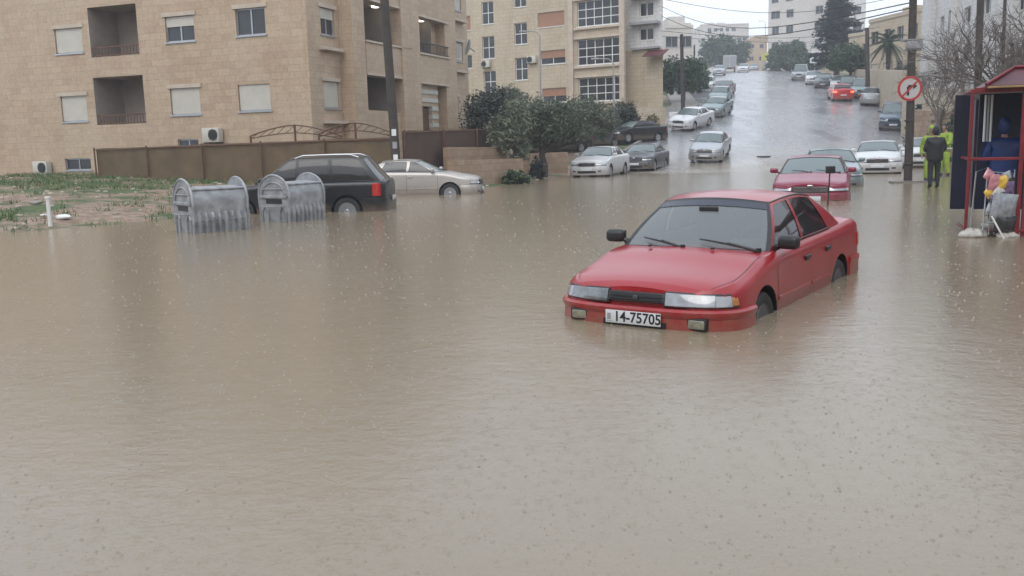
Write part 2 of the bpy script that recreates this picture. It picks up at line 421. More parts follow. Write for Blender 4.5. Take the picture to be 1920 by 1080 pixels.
def pav(name, fa, fb, y0, y1):
    r = MB(); Y = frange(y0, y1, 1.5) + [y1]
    for y in Y:
        for x in (fa(y), fb(y)): r.v.append((x, y, road_z(y) + .17))
    for j in range(len(Y) - 1): r.f.append((2 * j, 2 * j + 1, 2 * j + 3, 2 * j + 2)); r.m.append(0)
    tag(r.build(name, M_['concrete'], fixn=False), kind='structure')
pav('pavement', lambda y: edgeR(y) + .2, lambda y: edgeR(y) + 2.8, 48, 220)
pav('pavement', lambda y: edgeL(y) - 2.4, lambda y: edgeL(y) - .2, 62, 220)

# ------------------------------------------------------------------ buildings
class Wall:
    def __init__(s, P0, e, n): s.P = Vector((P0[0], P0[1], 0)); s.e = Vector((e[0], e[1], 0)).normalized(); s.n = Vector((n[0], n[1], 0)).normalized()
    def pt(s, a, z, d=0): p = s.P + s.e * a + s.n * d; return Vector((p.x, p.y, z))
    def hit(s, u, v):
        d = ray(u, v); t = (s.P - EYE).dot(s.n) / d.dot(s.n); p = EYE + d * t
        return (p - s.P).dot(s.e), p.z
    def rect(s, u0, v0, u1, v1):
        um, vm = (u0 + u1) / 2, (v0 + v1) / 2
        a, b = s.hit(u0, vm)[0], s.hit(u1, vm)[0]; z1, z0 = s.hit(um, v0)[1], s.hit(um, v1)[1]
        return (min(a, b), max(a, b), z0, z1)
    def box(s, mb, a0, a1, z0, z1, d0, d1, mi=0):
        vs = [s.pt(a, z, d) for z in (z0, z1) for a, d in ((a0, d0), (a1, d0), (a1, d1), (a0, d1))]
        mb.add(vs, [(0, 3, 2, 1), (4, 5, 6, 7), (0, 1, 5, 4), (1, 2, 6, 5), (2, 3, 7, 6), (3, 0, 4, 7)], mi)
    def wall(s, mb, a0, a1, z0, z1, ops, mi=0, ri=0, bi=None):
        # ops: (a0,a1,z0,z1,depth): real openings with reveals and a back wall when deep
        A = sorted({a0, a1} | {x for o in ops for x in o[:2] if a0 < x < a1}); Z = sorted({z0, z1} | {x for o in ops for x in o[2:4] if z0 < x < z1})
        for i in range(len(A) - 1):
            for j in range(len(Z) - 1):
                ca, cz = (A[i] + A[i + 1]) / 2, (Z[j] + Z[j + 1]) / 2
                if any(o[0] < ca < o[1] and o[2] < cz < o[3] for o in ops): continue
                mb.add([s.pt(A[i], Z[j]), s.pt(A[i + 1], Z[j]), s.pt(A[i + 1], Z[j + 1]), s.pt(A[i], Z[j + 1])], [(0, 1, 2, 3)], mi)
        for o in ops:
            p, q, b, t, D = o[:5]; R = ri if D < .5 or bi is None else bi
            P = s.pt
            mb.add([P(p, b), P(q, b), P(q, b, -D), P(p, b, -D)], [(0, 1, 2, 3)], R); mb.add([P(p, t), P(q, t), P(q, t, -D), P(p, t, -D)], [(3, 2, 1, 0)], R)
            mb.add([P(p, b), P(p, t), P(p, t, -D), P(p, b, -D)], [(0, 1, 2, 3)], R); mb.add([P(q, b), P(q, t), P(q, t, -D), P(q, b, -D)], [(3, 2, 1, 0)], R)
            mb.add([P(p, b, -D), P(q, b, -D), P(q, t, -D), P(p, t, -D)], [(0, 1, 2, 3)], R)
    def window(s, root, r, kind='pane', depth=.16, mull=1, trans=0, name='window', fm='alu', sm_='shutter', sill=True, shut=.4):
        a0, a1, z0, z1 = r[:4]; f = MB(); t = .05
        W, H = a1 - a0, z1 - z0
        for x0, x1, y0, y1 in ((a0, a1, z0, z0 + t), (a0, a1, z1 - t, z1), (a0, a0 + t, z0 + t, z1 - t), (a1 - t, a1, z0 + t, z1 - t)):
            s.box(f, x0 + .002, x1 - .002, y0 + .002, y1 - .002, -depth + .02, -depth + .08)
        for k in range(1, mull + 1): x = a0 + W * k / (mull + 1); s.box(f, x - .03, x + .03, z0 + t, z1 - t, -depth + .022, -depth + .072)
        for k in range(1, trans + 1): z = z0 + H * k / (trans + 1); s.box(f, a0 + t, a1 - t, z - .03, z + .03, -depth + .024, -depth + .07)
        if sill: s.box(f, a0 - .06, a1 + .06, z0 - .06, z0 - .003, -depth + .03, .05)
        o = f.build(name, M_[fm], root)
        if kind != 'shutter':
            p = MB(); s.box(p, a0 + .03, a1 - .03, z0 + .03, z1 - .03, -depth + .025, -depth + .045); p.build('pane', M_['pane'], o)
        if kind in ('shutter', 'half'):
            p = MB(); zb = z0 + t if kind == 'shutter' else z1 - H * shut; n = max(3, int((z1 - zb) / .07))
            for k in range(n):
                q0 = lerp(zb, z1 - .02, k / n); q1 = lerp(zb, z1 - .02, (k + 1) / n)
                s.box(p, a0 + .03, a1 - .03, q0, q1 - .008, -depth + .085, -depth + .105)
            s.box(p, a0 + .03, a1 - .03, zb, z1 - .03, -depth + .083, -depth + .09)
            p.build('shutter', M_[sm_], o)
        return o
def railing(W, root, a0, a1, z0, z1, d=.0, step=.16, m='rust'):
    r = MB(); W.box(r, a0, a1, z1 - .05, z1, d - .05, d); W.box(r, a0, a1, z0 + .04, z0 + .08, d - .045, d - .01)
    n = int((a1 - a0) / step)
    for i in range(1, n): x = lerp(a0, a1, i / n); W.box(r, x - .012, x + .012, z0 + .08, z1 - .05, d - .035, d - .015)
    return r.build('railing', M_[m], root)
def ac_unit(W, a, z, label, d=.0):
    t = thing('air_conditioner', label, 'air conditioner', W.pt(a, z, d + .22), math.atan2(W.e.y, W.e.x), 'outdoor air conditioner units on the walls')
    b = MB(); b.rbox((0, 0, .3), (.82, .3, .58), .02); b.build('casing', M_['shutter'], t, smooth=30)
    q = MB(); q.lathe([(.21, .0), (.235, .0), (.235, .03), (.21, .03)], (-.13, -.16 if W.n.dot(Vector((-W.e.y, W.e.x, 0))) < 0 else .16, .3), 20, mat=Matrix.Rotation(PI / 2, 3, 'X'), closed=True)
    sy = -.155 if W.n.dot(Vector((-W.e.y, W.e.x, 0))) < 0 else .155
    q.lathe([(.2, -.004), (.2, .004)], (-.13, sy, .3), 20, mat=Matrix.Rotation(PI / 2, 3, 'X'))
    for k in range(7): q.box((-.13, sy * 1.05, .12 + .06 * k), (.4, .008, .008))
    q.build('fan', M_['black'], t)
    
    for x_ in (-.3, .3): k = MB(); k.box((x_, 0, -.02), (.04, .44, .04)); k.build('bracket', M_['iron'], t)
    return t
# --- near left apartment building
nA = Vector((-.35, -.937, 0)); eA = Vector((-.937, .35, 0)); C1 = (-7.7, 36.3)
bA = thing('apartment_building', 'pinkish stone apartment building with deep open balconies, nearest on the left', 'building')
WA = Wall(C1, eA, nA)             # front facade runs left from the corner
WB = Wall(C1, -nA, -eA)           # side facade runs away from the corner
TOP = 12.4; BASE = -.3
ops = []; wins = []
for r, kind in [((103, 53, 154, 100), 'shutter'), ((115, 180, 163, 228), 'shutter'), ((310, 30, 364, 78), 'half'), ((320, 165, 375, 215), 'shutter'), ((442, 15, 497, 66), 'slide'), ((447, 158, 507, 208), 'shutter'), ((333, 261, 372, 268), 'vent'), ((122, 297, 170, 309), 'vent')]:
    q = WA.rect(*r)
    if kind == 'vent': q = (q[0], q[1], max(q[2] - .25, .9), q[3])
    ops.append(q + (.16,)); wins.append((q, kind))
    if r[1] < 100: # the storey above the photograph
        q2 = (q[0], q[1], q[2] + 3.1, q[3] + 3.1); ops.append(q2 + (.16,)); wins.append((q2, 'shutter'))
balc = [WA.rect(167, 10, 258, 105), WA.rect(178, 143, 271, 233)]
b3 = (balc[0][0], balc[0][1], balc[0][2] + 3.1, balc[0][3] + 3.1)
balc.append(b3)
for q in balc: ops.append(q + (1.7,))
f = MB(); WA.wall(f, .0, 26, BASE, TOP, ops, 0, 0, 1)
# side facade: stepped bays from the corner; a = metres behind the corner
side_ops = []; sw = []
def rr(u0, v0, u1, v1): return WB.rect(u0, v0, u1, v1)
for r, kind in [((601, 16, 627, 66), 'half'), ((608, 153, 636, 203), 'shutter'), ((845, 78, 868, 114), 'shutter'), ((843, -8, 864, 18), 'shutter'), ((851, 181, 860, 215), 'pane')]:
    q = rr(*r); side_ops.append(q + (.16,)); sw.append((q, kind))
deep = [rr(668, 4, 730, 87), rr(676, 135, 732, 207), rr(769, 33, 808, 107), rr(771, 148, 812, 240)]
up = [(q[0], q[1], q[2] + 3.1, q[3] + 3.1) for q in (deep[0], deep[2])]
for q in deep + up: side_ops.append(q + (1.8,))
LA = WB.hit(877, 100)[0]
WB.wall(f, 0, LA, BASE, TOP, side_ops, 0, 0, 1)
# far sides and roof
p0, p1, p2, p3 = WA.pt(0, 0), WA.pt(26, 0), WA.pt(26, 0, -LA), WA.pt(0, 0, -LA)
for a, b in ((p1, p2), (p2, p3)): f.add([(a.x, a.y, BASE), (b.x, b.y, BASE), (b.x, b.y, TOP), (a.x, a.y, TOP)], [(0, 1, 2, 3)], 0)
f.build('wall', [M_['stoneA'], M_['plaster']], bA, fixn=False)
f = MB(); f.add([(p.x, p.y, TOP) for p in (p0, p1, p2, p3)], [(0, 1, 2, 3)])
WA.box(f, -.08, 26.08, TOP, TOP + .18, -.3, .08); WB.box(f, .302, LA + .05, TOP + .003, TOP + .183, -.3, .083)
f.build('roof', M_['trim'], bA, fixn=False)
for q, k in wins: WA.window(bA, q, 'pane' if k in ('slide', 'vent') else k)
for q, k in sw: WB.window(bA, q, k)
for q in balc: railing(WA, bA, q[0] + .02, q[1] - .02, q[2], q[2] + .42, -.03)
# balcony doors inside the deep recesses
for W_, q in [(WA, b) for b in balc] + [(WB, b) for b in deep[:3] + up]:
    d = MB(); w_ = min(.9, (q[1] - q[0]) * .35); W_.box(d, q[0] + .2, q[0] + .2 + w_, q[2] + .01, q[2] + 1.95 if q[3] - q[2] > 2 else q[3] - .2, -1.79 if W_ is WB else -1.69, -1.72 if W_ is WB else -1.62); d.build('balcony_door', M_['pane'], bA)
# stone parapets that stand proud of the side facade, pilasters, courses
pp = MB()
for q in (deep[0], deep[2], up[0], up[1]):
    WB.box(pp, q[0] - .25, q[1] + .9, q[2] - 1.25, q[2] + .02, .004, .55)
    WB.box(pp, q[0] - .3, q[1] + .95, q[2] + .022, q[2] + .1, .0, .62, 1)
    WB.box(pp, q[0] - .25, q[1] + .9, q[2] - 1.34, q[2] - 1.252, .003, .58, 1)
WB.box(pp, deep[1][0] - .2, deep[1][1] + .3, BASE, deep[1][2] - .1, .005, .4)
pp.build('balcony_parapet', [M_['stoneA'], M_['trim']], bA)
for u0, u1, d_ in ((640, 664, .62), (734, 768, .62), (820, 841, .5)):
    pi_ = MB(); a0, a1 = WB.hit(u0, 150)[0], WB.hit(u1, 150)[0]; WB.box(pi_, a0, a1, BASE, TOP - .02, .006, d_); pi_.build('pilaster', M_['stoneA'], bA)
def strip(W_, nm, root, *a): c_ = MB(); W_.box(c_, *a); c_.build(nm, M_['trim'], root)
for q, k in wins[:7]:
    if q[3] - q[2] > .8: strip(WA, 'lintel', bA, q[0] - .12, q[1] + .12, q[3] + .004, q[3] + .16, .002, .05)
for q, k in sw: strip(WB, 'cornice', bA, q[0] - .2, q[1] + .2, q[2] - .62, q[2] - .5, .002, .28); strip(WB, 'lintel', bA, q[0] - .12, q[1] + .12, q[3] + .004, q[3] + .16, .002, .06)
railing(WB, bA, deep[2][0] - .2, deep[2][1] + .85, deep[2][2] + .1, deep[2][2] + .62, .58, m='iron')
# striped entrance portal
a0, z1 = WB.hit(760, 155); a1 = WB.hit(809, 155)[0]; z1 = WB.hit(785, 155)[1]; da, db = WB.hit(771, 215)[0], WB.hit(800, 215)[0]; dz = WB.hit(785, 193)[1]
po = MB(); zz = BASE; k = 0
while zz < z1:
    mi = k % 2; d1 = .34 if mi == 0 else .30
    if zz + .2 < dz: WB.box(po, a0, da, zz, zz + .2, .01, d1, mi); WB.box(po, db, a1, zz, zz + .2, .01, d1, mi)
    else: WB.box(po, a0, a1, zz, zz + .2, .01, d1, mi)
    zz += .2; k += 1
en = po.build('entrance_portal', [M_['shutter'], M_['stoneA']], bA)
d = MB(); WB.box(d, da + .01, db - .01, BASE, dz - .03, .0, .12); d.build('entrance_door', M_['rust'], bA)
def ceil_lamp(W, u, v, label, dd):
    s_, z = W.hit(u, v)
    q = min(deep + up, key=lambda r: abs((r[0] + r[1]) / 2 - s_) + abs(r[3] - z))
    p = W.pt(lerp(q[0], q[1], .8), q[3] - .002, -dd)
    b = MB(); b.lathe([(.16, -.09), (.19, -.04), (.18, 0)], n=14)
    o = b.build('ceiling_lamp', LAMP, smooth=40); o.location = p; tag(o, label, 'lamp', 'lit balcony ceiling lamps')
LAMP = mat('lit opal lamp', (.8, .8, .75), .4, emit=(1, .93, .78), es=3)
ceil_lamp(WB, 676, 12, 'lit round ceiling lamp in the balcony recess left of the leaning wooden pole', .35)
ceil_lamp(WB, 772, 38, 'lit round ceiling lamp in the balcony recess right of the leaning wooden pole', .3)
ac_unit(WA, *WA.hit(88, 327), 'air conditioner unit low on the pink stone wall above the weeds')
ac_unit(WA, *WA.hit(406, 267), 'air conditioner unit on the pink stone wall above the brown fence')
a_, z_ = WB.hit(860, 90); t = thing('satellite_dish', 'grey green satellite dish beside a shuttered window at the far end of the pinkish building', 'satellite dish', WB.pt(a_, z_, .55), math.atan2(-WB.P.y, -WB.P.x))
b = MB(); b.lathe([(.0, -.1), (.2, -.08), (.36, -.02), (.44, .05), (.36, .0), (.2, -.06)], (0, 0, 0), 22, mat=Matrix.Rotation(PI / 2 - .3, 3, 'X')); b.build('dish', M_['grey'], t, smooth=50); b = MB(); b.tube([(0, .05, 0), (-.3, .4, -.2)], .025, 6); b.build('bracket', M_['iron'], t)
# --- second building, beige, with glazed balconies
P2 = at(880, 100, 80); P2b = at(1172, 100, 72); e2 = (P2b - P2); e2.z = 0; e2.normalize(); n2 = Vector((e2.y, -e2.x, 0))
W2 = Wall((P2.x, P2.y), e2, n2)
bB = thing('apartment_building', 'beige stone apartment building with white framed glazed balconies behind the olive trees', 'building')
T2, B2 = 19.0, -.2; ops = []; wn = []
L2 = (P2b - P2).length
for r, k, mu, tr in [((903, 3, 925, 45), 'pane', 1, 1), ((904, 68, 927, 110), 'pane', 1, 1), ((907, 133, 930, 173), 'pane', 1, 1), ((963, -30, 986, 13), 'pane', 1, 1), ((964, 43, 988, 83), 'pane', 1, 1), ((966, 108, 989, 150), 'pane', 1, 1),
        ((1008, 22, 1058, 50), 'bs', 1, 0), ((1013, 94, 1060, 120), 'bh', 1, 0), ((1017, 165, 1062, 192), 'bh', 1, 0),
        ((1082, -1, 1160, 47), 'bay', 4, 2), ((1083, 72, 1163, 120), 'bay', 4, 2), ((1085, 145, 1168, 189), 'bay', 4, 2), ((870, 30, 882, 57), 'bs', 0, 0), ((873, 103, 885, 128), 'pane', 0, 0)]:
    q = W2.rect(*r); a = [(q, k, mu, tr)]
    if r[1] < 30 and r[0] > 890: a.append(((q[0], q[1], q[2] + 3.1, q[3] + 3.1), k, mu, tr))
    for q, k, mu, tr in a: ops.append(q + (.2,)); wn.append((q, k, mu, tr))
f = MB(); W2.wall(f, -9, L2, B2, T2, ops)
a = W2.pt(-9, 0, -14); c0, c1 = W2.pt(-9, 0), W2.pt(L2, 0); b = Vector((c1.x * 1.18 - .4, c1.y * 1.18, 0))
for p, q in ((c0, a), (a, b), (b, c1)): f.add([(p.x, p.y, B2), (q.x, q.y, B2), (q.x, q.y, T2), (p.x, p.y, T2)], [(0, 1, 2, 3)])
f.build('wall', M_['stoneB'], bB, fixn=False)
f = MB(); f.add([(p.x, p.y, T2) for p in (c0, c1, b, a)], [(0, 1, 2, 3)]); W2.box(f, -9, L2 + .1, T2, T2 + .3, -.3, .1); f.build('roof', M_['trim'], bB, fixn=False)
for q, k, mu, tr in wn:
    if k == 'bs': W2.window(bB, q, 'shutter', .2, 1 if mu else 0, 0, sm_='brownshut', fm='white')
    elif k == 'bh': W2.window(bB, q, 'half', .2, 1, 0, sm_='brownshut', fm='white', shut=.55)
    elif k == 'bay':
        o = W2.window(bB, q, 'pane', .2, 4, 2, name='glazed_balcony', fm='white')
    else: W2.window(bB, q, 'pane', .2, mu, tr, fm='white')
for q, k, mu, tr in wn:
    if k == 'bay': strip(W2, 'cornice', bB, q[0] - .25, q[1] + .25, q[3] + .05, q[3] + .22, .002, .22); strip(W2, 'cornice', bB, q[0] - .25, q[1] + .25, q[2] - .25, q[2] - .08, .002, .22)
for s_ in (W2.hit(1072, 100)[0], L2 - .25): strip(W2, 'pilaster', bB, s_ - .2, s_ + .2, B2, T2, .003, .2)
ac_unit(W2, *W2.hit(914, 127), 'air conditioner unit under a tall stair window of the beige building')
ac_unit(W2, *W2.hit(1000, 119), 'air conditioner unit beside a brown shuttered window of the beige building')
# right hand section, set back, white above
W3 = Wall(tuple(W2.pt(L2 + .01, 0, -1.6))[:2], e2, n2); L3 = W3.hit(1243, 60)[0]
bC = thing('apartment_building', 'narrow pale block with hooded square windows at the street end of the beige building', 'building')
ops = []; wn = []
for r in ((1199, 5, 1225, 30), (1199, 53, 1225, 75)):
    q = W3.rect(*r); 
    for k in (0, 1): 
        if k == 0 or r[1] < 20: qq = (q[0], q[1], q[2] + 3.1 * k, q[3] + 3.1 * k); ops.append(qq + (.2,)); wn.append(qq)
zs_ = W3.hit(1200, 93)[1]
f = MB(); W3.wall(f, -1.6, L3, zs_, 18, ops, 0, 0); W3.wall(f, -1.6, L3, B2, zs_, [], 1, 1)
c0, c1 = W3.pt(-1.6, 0), W3.pt(L3, 0); a = Vector((c0.x * 1.14 - .3, c0.y * 1.14, 0)); b = Vector((c1.x * 1.14 - .3, c1.y * 1.14, 0))
f.add([(c1.x, c1.y, B2), (b.x, b.y, B2), (b.x, b.y, 18), (c1.x, c1.y, 18)], [(0, 1, 2, 3)]); f.add([(a.x, a.y, B2), (b.x, b.y, B2), (b.x, b.y, 18), (a.x, a.y, 18)], [(0, 1, 2, 3)])
f.build('wall', [M_['stoneW'], M_['stoneB']], bC, fixn=False)
f = MB(); f.add([(p.x, p.y, 18) for p in (c0, c1, b, a)], [(0, 1, 2, 3)]); f.build('roof', M_['trim'], bC, fixn=False)
for q in wn: W3.window(bC, q, 'pane', .2, 1, 0, fm='white')
for q in wn: h = MB(); W3.box(h, q[0] - .6, q[1] + .6, q[3] + .25, q[3] + .45, .002, .7); h.build('window_hood', M_['grey'], bC); h = MB(); W3.box(h, q[0] - .6, q[1] + .6, q[2] - .7, q[2] - .55, .002, .35); h.build('ledge', M_['grey'], bC)
cn = MB(); p = W3.pt(L3 - 1.2, zs_ - .2, .02)
cn.add([p + o_ + Vector((0, 0, dz_)) for dz_ in (0, .06) for o_ in (W3.e * 0, W3.e * 1.7, W3.e * 1.7 + W3.n * 1.2 - Vector((0, 0, .5)), W3.n * 1.2 - Vector((0, 0, .5)))], [(3, 2, 1, 0), (4, 5, 6, 7), (0, 1, 5, 4), (1, 2, 6, 5), (2, 3, 7, 6), (3, 0, 4, 7)])
tag(cn.build('red_canopy', mat('dark red canvas', (.11, .03, .035), .7)), 'small dark red canopy at the foot of the narrow pale block', 'canopy')

def block(name, label, Pl, Pr, depth, z0, z1, rows, cols, wsz, m, shut=None, part='wall', sx=.12, skip=(), fl=3.1, zw=1.0, roofjunk=True, group=None):
    e = Pr - Pl; e.z = 0; L = e.length; e.normalize(); n = Vector((e.y, -e.x, 0)); W = Wall((Pl.x, Pl.y), e, n)
    root = thing(name, label, 'building'); ops = []
    if group: root['group'] = group
    for r in range(rows):
        for c in range(cols):
            if (r, c) in skip: continue
            a = L * (c + .5 + random.uniform(-sx, sx) * .4) / cols; z = z1 - .9 - wsz[1] - r * fl
            ww = wsz[0] * random.choice((1, 1, 1.25)); ops.append((a - ww / 2, a + ww / 2, z, z + wsz[1], .2))
    f = MB(); W.wall(f, 0, L, z0, z1, ops)
    ops2 = []
    Ws = Wall(tuple(W.pt(L, 0))[:2], -n, e); Wl = Wall(tuple(W.pt(0, 0))[:2], -n, -e)
    for r in range(rows):
        for k in range(max(1, int(depth / 5))): z = z1 - .9 - wsz[1] - r * fl; a = depth * (k + .5) / max(1, int(depth / 5)); ops2.append((a - wsz[0] / 2, a + wsz[0] / 2, z, z + wsz[1], .2))
    Ws.wall(f, 0, depth, z0, z1, ops2); Wl.wall(f, 0, depth, z0, z1, ops2)
    a, b = W.pt(0, 0, -depth), W.pt(L, 0, -depth); c0, c1 = W.pt(0, 0), W.pt(L, 0)
    f.add([(a.x, a.y, z0), (b.x, b.y, z0), (b.x, b.y, z1), (a.x, a.y, z1)], [(0, 1, 2, 3)])
    f.build('wall', m, root, fixn=False)
    f = MB(); f.add([(p.x, p.y, z1) for p in (c0, c1, b, a)], [(0, 1, 2, 3)]); W.box(f, -.05, L + .05, z1, z1 + .35, -.25, .1)
    if roofjunk:
        for k in range(3): x = L * random.uniform(.15, .85); W.box(f, x, x + random.uniform(1, 2.5), z1 + .003, z1 + random.uniform(.9, 1.8), -depth * .6, -depth * .3 + k * .1)
    f.build('roof', m, root, fixn=False)
    for WW, oo in ((W, ops), (Ws, ops2), (Wl, ops2)):
        for q in oo: WW.window(root, q, 'shutter' if random.random() < .2 else 'pane', .2, 1, 0, fm='grey')
    return W, root, L
FAR = stone('far pale stone', (.60, .575, .55), (.55, .52, .49), (.62, .6, .57), .7, .4, mortar=(.4, .39, .36), st=.2, stain=(.35, .34, .32))
block('apartment_building', 'pale grey block far left of the street just above the dark red canopy', at(1247, 60, 108), at(1299, 60, 108), 12, 3, at(1270, 53, 108).z, 3, 2, (1.4, 1.2), FAR)
Wf, rf, Lf = block('apartment_building', 'long pale hilltop block with rows of small windows beyond the street crest', at(1313, 60, 300), at(1404, 60, 300), 16, 10, at(1350, 47, 300).z, 4, 8, (1.1, 1.1), FAR, skip=((0, 0),))
block('house', 'low pinkish house on the crest between the long pale block and the tower', at(1400, 100, 240), at(1438, 100, 240), 9, 12, at(1420, 76, 240).z, 2, 2, (1, 1), M_['stoneA'])
block('apartment_tower', 'tall cream tower block with small square windows right of the street crest', at(1440, 60, 190), at(1548, 60, 182), 16, 9, 40, 8, 4, (1.5, 1.5), FAR, skip=[(r, 2) for r in range(8)])
block('apartment_building', 'white tower edge rising behind the tall dark conifer', at(1560, 60, 172), at(1622, 60, 170), 12, 9, 38, 8, 2, (1.2, 1.3), M_['stoneW'])
block('house', 'cream stone house with flat roof behind the palm tree', at(1630, 60, 92), at(1726, 60, 84), 9, 4, at(1680, 33, 88).z, 3, 4, (1.0, 1.2), M_['stoneB'])
block('house', 'small cream villa below the palm tree and left of the white apartment block', at(1592, 60, 104), at(1640, 60, 101), 7, 5, at(1600, 66, 102).z, 2, 2, (1.0, 1.2), M_['stoneB'])
# --- white block on the right, receding facade
Pn = at(1990, 60, 44); Pf = at(1728, 60, 70); eW = Pn - Pf; eW.z = 0; LW = eW.length; eW.normalize(); nW = Vector((eW.y, -eW.x, 0))
W4 = Wall((Pf.x, Pf.y), eW, nW); bD = thing('apartment_building', 'white stone apartment block with small dark windows behind the bare tree on the right', 'building')
ops = []
for r in [(1763, 31, 1770, 64), (1778, 17, 1795, 55), (1808, 13, 1820, 42), (1805, 87, 1818, 115), (1740, 57, 1747, 72), (1737, 115, 1744, 142), (1904, -8, 1922, 20), (1765, 128, 1795, 147), (1868, 60, 1882, 92), (1842, -6, 1858, 26), (1900, 88, 1920, 118)]:
    q = W4.rect(*r); ops.append(q + (.25,))
ops = [o for o in ops if o[0] > 0]
f = MB(); W4.wall(f, 0, LW + 6, .2, 15, ops)
ps = [W4.pt(0, 0), W4.pt(0, 0, -12), W4.pt(LW + 6, 0, -12), W4.pt(LW + 6, 0)]
for p, q in zip(ps, ps[1:]): f.add([(p.x, p.y, .2), (q.x, q.y, .2), (q.x, q.y, 15), (p.x, p.y, 15)], [(0, 1, 2, 3)])
f.build('wall', M_['stoneW'], bD, fixn=False)
f = MB(); f.add([(p.x, p.y, 15) for p in ps], [(0, 1, 2, 3)]); f.build('roof', M_['stoneW'], bD, fixn=False)
for q in ops: W4.window(bD, q, 'pane', .25, 1 if q[1] - q[0] > 1 else 0, 0, fm='white')
for s_ in (3.5, 9.0, LW - 6): pl = MB(); W4.box(pl, s_, s_ + .35, .2, 14.9, .004, .35); pl.build('pilaster', M_['stoneW'], bD)

# ------------------------------------------------------------------ walls, fences
def path_wall(name, label, cat, pts, th, m, cap=None):
    # pts: (x, y, zbottom, ztop)
    b = MB()
    for (x0, y0, a0, b0), (x1, y1, a1, b1) in zip(pts, pts[1:]):
        d = Vector((x1 - x0, y1 - y0, 0)).normalized(); n = Vector((-d.y, d.x, 0)) * th / 2
        v = [(x0 + s * n.x, y0 + s * n.y, z) for z in (a0, b0) for s in (-1, 1)] + [(x1 + s * n.x, y1 + s * n.y, z) for z in (a1, b1) for s in (-1, 1)]
        b.add(v, [(0, 1, 3, 2), (4, 6, 7, 5), (0, 2, 6, 4), (1, 5, 7, 3), (2, 3, 7, 6)])
    return tag(b.build(name, m), label, cat)
def fence(label, p0, p1, zt0, zt1, m, wav=.05):
    t = thing('sheet_fence', label, 'fence'); L = (Vector(p1) - Vector(p0)).length; d = (Vector(p1) - Vector(p0)).normalized(); n = Vector((-d.y, d.x))
    N = int(L / .12); b = MB()
    for i in range(N + 1):
        a = L * i / N; p = Vector(p0) + d * a + n * (wav * math.sin(a * 9) * .25 + .06 * noise.noise(Vector((a * .4, 0, 3)))); z0 = g(p.x, p.y) - .15
        zt = lerp(zt0, zt1, i / N) + .03 * noise.noise(Vector((a * .8, 5, 0)))
        b.v += [(p.x, p.y, z0), (p.x, p.y, lerp(z0, zt, .5)), (p.x, p.y, zt)]
    for i in range(N):
        for j in (0, 1): a = 3 * i + j; b.f.append((a, a + 3, a + 4, a + 1)); b.m.append(0)
    b.build('sheet', m, t, smooth=60, fixn=False)
    k = int(L / 2.6)
    for i in range(k + 1):
        p = Vector(p0) + d * L * i / k - n * .1; c = MB(); z0 = g(p.x, p.y) - .2; zt = lerp(zt0, zt1, i / k) + .04
        c.tube([(p.x, p.y, z0), (p.x, p.y, zt)], .035, 8); c.build('post', M_['rust'], t)
    r = MB(); r.tube([(p0[0] - n.x * .06, p0[1] - n.y * .06, zt0 - .05), (p1[0] - n.x * .06, p1[1] - n.y * .06, zt1 - .05)], .022, 6); r.build('rail', M_['rust'], t)
pf0 = at(180, 279, 37.3); pf1 = at(738, 257, 31.5)
fence('long olive brown sheet fence in front of the pinkish stone building', (pf0.x, pf0.y), (pf1.x, pf1.y), pf0.z, pf1.z, M_['fence'])
pg0 = at(748, 246, 32.5); pg1 = at(944, 240, 41)
fence('dark reddish brown sheet fence right of the leaning wooden pole', (pg0.x + .1, pg0.y), (pg1.x, pg1.y), pg0.z, pg1.z, M_['fenceb'])
a_ = at(838, 276, 34.6); b_ = at(945, 276, 39.5)
path_wall('garden_wall', 'rough low stone wall in front of the dark brown fence', 'wall', [(a_.x, a_.y, -.2, a_.z), (b_.x, b_.y, -.2, b_.z)], .35, M_['stoneG'])
a_ = at(845, 302, 33.2); b_ = at(975, 297, 38)
path_wall('garden_wall', 'lower earth coloured stone kerb wall beside the silver sedan', 'wall', [(a_.x, a_.y, -.2, a_.z), (b_.x, b_.y, -.2, b_.z)], .3, M_['stoneG'])
a_ = at(985, 288, 44); b_ = at(1060, 285, 46)
path_wall('garden_wall', 'small tan stone wall behind the olive tree trunk', 'wall', [(a_.x, a_.y, 0, a_.z), (b_.x, b_.y, 0, b_.z)], .3, M_['stoneG'])
a_ = at(1165, 199, 66); b_ = at(1245, 201, 67); c_ = at(1262, 212, 72)
path_wall('retaining_wall', 'beige retaining wall below the narrow pale block', 'wall', [(a_.x, a_.y, .8, a_.z), (b_.x, b_.y, .8, b_.z)], .4, M_['stoneB'])
a_ = at(1600, 130, 100); b_ = at(1700, 132, 66); c_ = at(1752, 150, 52)
path_wall('retaining_wall', 'long pale street side wall below the palm tree', 'wall', [(a_.x, a_.y, 3, a_.z), (b_.x, b_.y, 1, b_.z)], .4, M_['stoneB'])
a_ = at(1706, 206, 52); b_ = at(1790, 208, 45)
path_wall('low_wall', 'low brown wall behind the road sign pole', 'wall', [(a_.x, a_.y, .1, a_.z), (b_.x, b_.y, .0, b_.z)], .4, M_['stoneG'])
a_ = at(1700, 165, 60); b_ = at(1860, 168, 44)
path_wall('retaining_wall', 'stepped pale wall at the foot of the white apartment block', 'wall', [(a_.x, a_.y, .5, a_.z), (b_.x, b_.y, .0, b_.z)], .5, M_['stoneB'])

